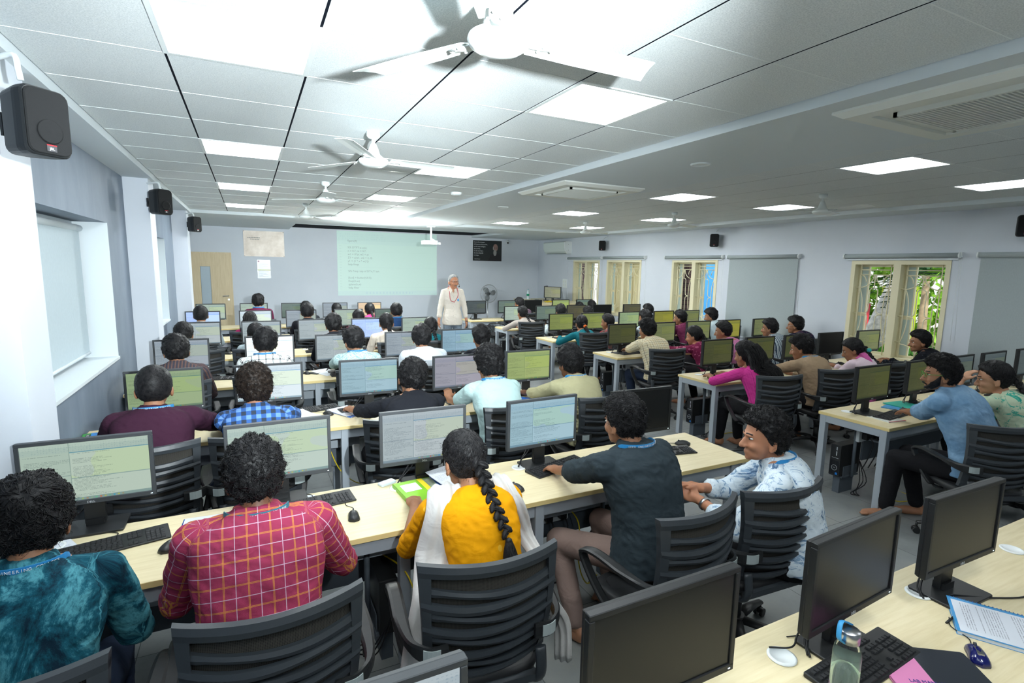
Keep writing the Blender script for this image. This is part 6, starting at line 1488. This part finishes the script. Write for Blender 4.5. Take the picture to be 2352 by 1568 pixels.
TW_={'g':'pale green','g2':'pale green','gy':'grey','b':'pale blue','gn':'green','w2':'whitish','pu':'mauve','ys':'lime','gy2':'dim grey','w':'bright white','b2':'blue','bl':'light blue','dg':'dark green','or':'orange','ol3':'dark olive','dgr':'dark grey','ol2':'olive','ol4':'mustard','ol':'olive','br':'brownish'}
SN=['first','second','third','fourth','fifth']
CPOS={'P1':(-.62,1.84),'P2':(.024,1.86),'P3':(.762,1.845),'P4':(1.708,1.81),'P5':(2.31,1.815),'P16':(-.58,7.27)}
CROT={'P2':0,'P3':-6,'P4':7,'P5':-3.5,'P1':-5,'P33':-14,'P30':-28,'P36':-12,'P34':-12,'P41':-10,'P46':-12}
def seatset(side,r,c,x,my,tint,pk):
    y=rowy(r); pp=PEO.get(pk); ph=pp['phrase'] if pp else None; seat='the %s seat from the %s, %s %s row'%(SN[c],'wall' if side=='left' else 'aisle',ROWN[r-1],side)
    lab=('%s screen monitor in front of %s'%(TW_[tint],ph) if ph else '%s screen at %s'%(TW_[tint],seat)) if tint else ('switched-off black monitor in front of %s'%ph if ph else 'dark monitor at %s'%seat)
    monitor(x,my,tint,lab,rz=math.radians(rnd.uniform(-2,2)),kind=(2 if tint is None else (1 if side=='right' else 0)))
    rz=math.radians(CROT.get(pk,rnd.uniform(-8,8)))
    if pp:
        P=pp['P']; cx_,cy_=CPOS.get(pk,(P[0],P[1]+.02)); chair(cx_,cy_,'black slatted office chair under %s'%ph,rz)
    elif r<6: chair(x,y-.42+rnd.uniform(-.1,.1),'empty black slatted office chair at %s'%seat,rz)
for r in range(6):
    for c in range(5): 
        seatset('left',r+1,c,MXL[r][c],MY[r][c],TL[r][c],LP[r][c])
for r in range(6):
    for c in range(len(RX[r])): seatset('right',r+1,c,RX[r][c],rowy(r+1)+.36,TR[r][c],RP[r][c])
monitor(4.83,rowy(6)+.36,'dgr','dark grey screen monitor on the small desk beside the standing teacher',kind=1)
chair(5.05,10.95,'empty black office chair turned sideways in front of the teacher desk',math.radians(60))

# keyboards and mice where they show
def kbm(x,y,rz,who,mx=None,my=None,mrz=0):
    keyboard(x,y,'black keyboard in front of %s'%who,rz)
    if mx is not None: mouse(mx,my,'black mouse beside the keyboard of %s'%who,mrz)
ph=lambda k:PEO[k]['phrase']
kbm(-.60,2.72,math.radians(12),ph('P1'),-.365,2.60,-.5)
kbm(.235,2.79,math.radians(6),ph('P2'),.415,2.56,-.1)
kbm(.95,2.62,math.radians(2),ph('P3'),1.31,2.53,.2)
kbm(1.70,2.72,math.radians(14),ph('P4'))
kbm(2.52,2.66,math.radians(-12),ph('P5'),2.76,2.73,1.0)
kbm(-.40,4.62,math.radians(-8),ph('P6'),-.28,4.50,.3)
kbm(.44,4.70,math.radians(10),ph('P7'),.545,4.51,.5)
kbm(.86,4.56,math.radians(6),ph('P8')); kbm(1.72,4.60,math.radians(2),ph('P9')); kbm(2.62,4.56,math.radians(10),ph('P10'))
kbm(-.36,6.38,math.radians(-8),ph('P11'),-.12,6.35,.3); kbm(.3,6.4,0,ph('P12'),.55,6.33,.2)
kbm(-.62,8.0,0,ph('P16'),-.30,8.08,1.3)
for k,x,r in (('P13',1.0,3),('P14',1.75,3),('P15',2.45,3),('P17',.1,4),('P18',.9,4),('P19',1.7,4),('P20',2.4,4),('P21',-.66,5),('P22',.05,5),('P23',.82,5),('P25',2.35,5)):
    keyboard(x,rowy(r)+.2,'black keyboard in front of %s'%ph(k),0)
for k,x,y,rz,mx,my in (('P30',5.08,2.56,.12,5.36,2.60),('P31',5.75,2.56,0,6.0,2.6),('P33',5.0,4.36,.1,None,0),('P34',5.76,4.36,.1,6.1,4.36),('P35',6.5,4.40,0,6.25,4.30),('P36',5.10,6.18,.1,None,0),('P37',5.85,6.16,0,6.15,6.2),('P41',5.08,7.98,0,4.84,7.86),('P42',5.7,8.0,0,None,0),('P46',5.0,9.75,0,None,0),('P32',7.95,4.35,.1,7.3,4.4),('P38',6.5,6.2,0,None,0),('P39',7.25,6.2,0,None,0),('P40',8.05,6.2,0,None,0)):
    keyboard(x,y,'black keyboard in front of %s'%ph(k),rz)
    if mx: mouse(mx,my,'black mouse used by %s'%ph(k),rnd.uniform(-.4,.4))
keyboard(7.75,2.56,'black keyboard at the fifth seat from the aisle, nearest right row',.1); keyboard(7.1,2.56,'black keyboard at the fourth seat from the aisle, nearest right row',0)
# ================================================================== TOWERS, CABLES
for x,r,lab in ((4.86,1,'black computer tower under the nearest right desk at the aisle'),(4.86,2,'black computer tower under the second right desk at the aisle'),(4.86,3,'black computer tower under the third right desk at the aisle'),(4.86,5,'black computer tower under the fifth right desk at the aisle'),(2.02,1,'black computer tower under the nearest left desk behind the charcoal-shirted boy'),(.55,1,'black computer tower under the nearest left desk below the red checked shirt'),(1.15,2,'black computer tower under the second left desk')):
    tower(x,rowy(r)+(.455 if x>4 else .22),lab,-PI/2 if x>4 else PI)
def cable(pts,r,mat,label,name='cable',group=None):
    m=MB(); m.tube(curve_pts(pts,60),r,6); o=m.build(name,mat); tag(o,label,'cable',group); return o
cable([(.55,2.75,.45),(.62,2.35,.52),(.66,2.28,.3),(.60,2.30,.03),(.45,2.1,.01),(.62,2.0,.01),(.85,2.3,.01),(.7,2.6,.02)],.004,YCAB,'yellow network cable looping under the red checked shirt seat','network_cable')
cable([(.95,2.7,.5),(.9,2.5,.25),(.86,2.2,.06),(.9,1.95,.01),(1.02,2.05,.01),(1.0,2.4,.02),(1.1,2.75,.3)],.005,CABLE,'black cable trailing on the floor beside the white dupatta')
cable([(1.45,2.7,.45),(1.40,2.45,.35),(1.5,2.4,.2),(1.7,2.5,.25),(1.9,2.6,.35)],.005,CABLE,'black cable hanging under the desk by the aisle-side leg')
cable([(1.75,2.75,.5),(1.72,2.5,.48),(1.70,2.45,.25),(1.8,2.5,.06),(1.95,2.6,.02)],.004,YCAB,'yellow cable hanging beside the tower of the charcoal shirt boy','network_cable')
cable([(5.35,4.5,.3),(5.25,4.3,.05),(5.05,4.25,.01),(5.15,4.05,.01),(5.5,4.1,.01),(5.55,4.35,.01),(5.3,4.45,.01),(5.1,4.5,.02),(5.2,4.7,.3)],.004,YCAB,'yellow network cable coiled on the floor below the hot pink kurta','network_cable')
cable([(5.25,2.75,.45),(5.2,2.6,.1),(5.05,2.45,.01),(5.3,2.4,.01),(5.35,2.7,.02),(5.4,2.8,.3)],.004,YCAB,'yellow network cable on the floor by the nearest right tower','network_cable')
cable([(.55,4.7,.55),(.5,4.25,.6),(.6,4.2,.35),(.8,4.3,.2),(.95,4.5,.45)],.004,YCAB,'yellow network cable hanging under the second left desk','network_cable')
cable([(5.0,6.5,.3),(4.95,6.3,.05),(4.9,6.2,.01),(5.2,6.25,.01),(5.2,6.5,.02)],.004,YCAB,'yellow network cable under the third right desk','network_cable')
m=MB(); m.cyl((2.52,2.95,.05),.013,.67,10); m.ell((2.545,2.92,.42),(.03,.02,.02)); tag(m.build('clamp_pole',BLK),'thin black pole with a knob under the aisle end of the nearest left desk','pole')
# ================================================================== THINGS ON THE DESKS
DZ=.7505
GRN=plain(srgb(60,160,70),.4); BLU2=plain(srgb(50,110,200),.4); AQ=plain(srgb(70,150,205),.4); MINTC=plain(srgb(50,170,150),.4); LIME=plain(srgb(130,190,50),.4)
o=sheet(-.80,2.70,DZ,.5,'white printed sheet with small diagrams in front of the teal shirt'); 
o=sheet(-.22,2.70,DZ+.004,-.06,'printed page stack left of the red checked shirt',w=.24,h=.32); o=sheet(.14,2.80,DZ,-.25,'loose white page right of the red checked shirt',w=.2,h=.28)
t=notebook(-.22,2.70,DZ-.002,-.06,'blue-edged folder under the printed pages of the red checked shirt boy',BLU2,w=.25,h=.325,th=.0055)
t=notebook(.80,2.70,DZ,.10,'lime green notebook with a yellow band and white label, beside the yellow kurta',LIME,w=.22,h=.29,th=.022)
m=MB(); m.box((-.085,.0,.0225),(.01,.10,.0235)); m.build('label',PAPER,t); m=MB(); m.box((.03,-.14,.0225),(.06,.14,.0235)); m.build('yellow_band',plain(srgb(236,214,50),.5),t); m=MB(); m.box((.06,-.02,.0225),(.108,.13,.0232)); m.build('photo_panel',plain(srgb(120,130,110),.5,nz=.5,bs=30),t)
t=notebook(1.02,2.74,DZ+.0,.35,'blue folder under the open papers in front of the yellow kurta',BLU2,w=.24,h=.32,th=.018)
sheet(1.02,2.74,DZ+.020,.35,'open printed pages leaning against the screen of the yellow kurta girl',curl=.035)
t=empty('power_adapter',(.66,2.90,DZ),.4); tag(t,'small clear pouch by the white cable grommet near the lime notebook','pouch'); m=MB(); m.rbox((-.05,-.025,0),(.05,.025,.015),.01); m.build('pouch',plain(srgb(190,205,210),.3,.5),t)
t=empty('mobile_phone',(1.21,2.72,DZ),.9); tag(t,'black phone on the desk right of the yellow kurta girl','phone'); m=MB(); m.rbox((-.038,-.075,0),(.038,.075,.009),.01); m.build('case',BLK,t)
t=notebook(-.95,4.52,DZ,.12,'green and blue magazine on the desk left of the dark plum shirt',GRN,w=.30,h=.215,th=.012)
m=MB(); m.box((-.10,-.105,.0125),(.145,.105,.0132)); m.build('blue_picture',plain(srgb(60,140,215),.35,nz=.35,bs=6),t); m=MB(); m.cyl((.02,0,.013),.036,.001,20); m.cyl((.09,-.01,.013),.02,.001,16); m.build('round_motif',plain(srgb(205,80,40),.4),t)
text('DELTA',.022,TXW,t,(-.115,.03,.014),(0,0,PI/2)); m=MB(); m.box((-.128,-.012,.0125),(-.102,.072,.0135)); m.build('title_strip',BLK,t)
pen(-.80,4.30,DZ,.05,'blue pen lying on the desk in front of the green magazine',BLU2); sheet(-1.0,4.30,DZ,.2,'corner of a white sheet by the left wall, second row',w=.12,h=.15,mat=PAPER)
sheet(-.12,4.52,DZ,.2,'white pages left of the blue checked shirt boy'); sheet(.36,4.52,DZ,.7,'crumpled white page right of the blue checked shirt boy',w=.18,h=.22,mat=PAPER,curl=.03)
t=notebook(.72,4.52,DZ,.5,'blue-backed paper pad before the black shirt boy',BLU2,th=.006); sheet(.70,4.54,DZ+.008,.45,'printed sheets on the blue pad before the black shirt boy')
t=notebook(2.24,4.35,DZ,.6,'blue notebook between the mint shirt and khaki shirt boys',BLU2,w=.18,h=.22)
t=empty('mobile_phone',(.62,6.32,DZ),.8); tag(t,'phone lying on the third left desk','phone'); m=MB(); m.rbox((-.038,-.075,0),(.038,.075,.009),.01); m.build('case',BLK,t)
sheet(.76,6.30,DZ,.5,'white sheet by the sage leaf-print shirt boy',mat=PAPER,curl=.02); sheet(-.2,9.75,DZ,.3,'white sheet on the fifth left desk',mat=PAPER)
t=notebook(4.93,2.56,DZ,-.15,'magazine with a red edge under the keyboard on the nearest right desk',plain(srgb(225,228,222),.4),w=.20,h=.27,th=.006)
m=MB(); m.box((-.06,-.02,.0065),(.05,.07,.007)); m.build('green_picture',plain(srgb(90,150,110),.5,nz=.3,bs=20),t); m=MB(); m.box((-.10,-.135,.0062),(.10,-.125,.0068)); m.build('red_strip',plain(srgb(200,40,40),.5),t)
notebook(5.43,2.66,DZ,.2,'sky blue spiral notebook beside the denim shirt man',AQ,w=.21,h=.28,th=.008,spiral=METAL); notebook(5.56,2.72,DZ+.009,-.1,'aqua green notebook on the nearest right desk',MINTC,w=.25,h=.22,th=.008)
sheet(6.2,2.55,DZ,.1,'white papers beside the teal leaf-print kurta girl'); sheet(6.75,4.33,DZ,.1,'open notebook pages of the girl with the pink dupatta',w=.3,h=.22); sheet(5.42,4.28,DZ,.1,'white sheet between the hot pink kurta and the tan shirt',w=.15,h=.2); sheet(6.05,6.15,DZ,.1,'white open book by the maroon floral kurta girl',w=.26,h=.2)
t=empty('bundled_wires',(7.75,4.42,DZ)); tag(t,'grey bundle of wires on the second right desk by the palm window','wires'); m=MB(); m.tube(curve_pts([(.1*math.sin(k*2.1),.06*math.cos(k*1.7),.012+.008*(k%3)) for k in range(12)],80),.005,5); m.build('wire',plain(srgb(150,154,158),.5),t)
# ---- bottom right foreground desk
for x,k,lab in ((.12,0,'grey-edged monitor cut off at the bottom of the picture, nearest the camera'),(.93,2,'switched-off monitor at the foreground desk, left of the glass bottle'),(1.74,2,'switched-off monitor behind the glass bottle on the foreground desk'),(2.44,2,'switched-off monitor farthest right on the foreground desk')):
    monitor(x,rowy(0)+.385,'gy' if k==0 else None,lab,rz=0 if k==0 else (.0 if x<1 else (.06 if x<2 else -.02)),kind=k if k else 0)
keyboard(1.72,.86,'black keyboard behind the glass bottle on the foreground desk',.06)
mouse(2.1,.72,'dark blue and silver mouse beside the spiral notebook',-.9); 
ms=[o for o in bpy.data.objects if o.get('label','')=='dark blue and silver mouse beside the spiral notebook'][0]
for c in ms.children:
    if c.name.startswith('body'): c.data=c.data.copy(); c.data.materials[0]=plain(srgb(14,20,90),.15,.7)
m=MB(); m.box((-.009,-.03,.029),(.009,.012,.0335)); m.build('silver_panel',METAL,ms)
t=empty('glass_bottle',(1.505,.80,DZ)); tag(t,'clear glass water bottle with steel cap and blue strap, bottom right','bottle')
GL=NB('bottle_glass',.06,.5); GL.col((.93,.98,.97)); GL.b.inputs['Transmission Weight'].default_value=1; GL.b.inputs['IOR'].default_value=1.25
WT=NB('bottle_water',.02,.5); WT.col((.75,.90,.84)); WT.b.inputs['Transmission Weight'].default_value=.85; WT.b.inputs['IOR'].default_value=1.2
m=MB(); m.lathe([(.0,0),(.034,0),(.037,.006),(.037,.16),(.033,.18),(.024,.195),(.024,.20)],n=32); m.build('glass_body',GL.m,t); m=MB(); m.lathe([(.0,.004),(.033,.004),(.033,.155),(.0,.155)],n=28); m.build('water',WT.m,t)
m=MB(); m.lathe([(.0,.235),(.026,.235),(.028,.232),(.028,.2),(.0,.2)],n=28); m.build('cap',METAL,t); m=MB(); m.tube(curve_pts([(-.024,.0,.20),(-.05,-.0,.225),(-.03,.01,.26),(.0,.012,.25),(.02,.01,.238)],20),.006,8,flat=(1.3,.4)); m.build('strap',plain(srgb(60,150,205),.5),t)
t=notebook(2.36,.74,DZ,.55+PI,'spiral notebook of printed pages with a blue back, bottom right',AQ,w=.24,h=.31,th=.014,spiral=BLU2); m=MB(); m.box((-.10,-.145,.0145),(.115,.145,.0152)); m.build('printed_page',PRINT,t)
t=notebook(1.80,.70,DZ+.002,-.6,'pink-covered booklet with blue lettering in the bottom right corner',plain(srgb(230,140,190),.5),w=.21,h=.29,th=.006); text('LAB MANUAL',.018,plain(srgb(70,60,140),.5),t,(0,.03,.0068),(0,0,0)); text('2023-24',.012,plain(srgb(70,60,140),.5),t,(0,.0,.0068),(0,0,0))
t=empty('tablet',(1.93,.70,DZ),-.6); tag(t,'dark tablet lying beside the pink booklet','tablet'); m=MB(); m.rbox((-.09,-.12,0),(.09,.12,.009),.012); m.build('case',plain((.03,.035,.045),.3,.5),t)
m=MB(); m.rbox((2.42,.60,DZ),(2.56,.66,DZ+.02),.006); tag(m.build('white_case',WHITE),'small white case under the edge of the spiral notebook','case')
cable([(1.50,1.04,.76),(1.56,1.0,.77),(1.62,1.02,.79),(1.66,.98,.9)],.003,CABLE,'thin black cable by the left grommet of the foreground desk'); cable([(2.40,.93,.765),(2.55,.85,.757),(2.7,.80,.757),(2.85,.86,.757),(3.0,.84,.757)],.0035,CABLE,'thin black cable running across the foreground desk')
pen(2.27,.86,DZ,.1,'black pen beside the spiral notebook on the foreground desk',BLK)
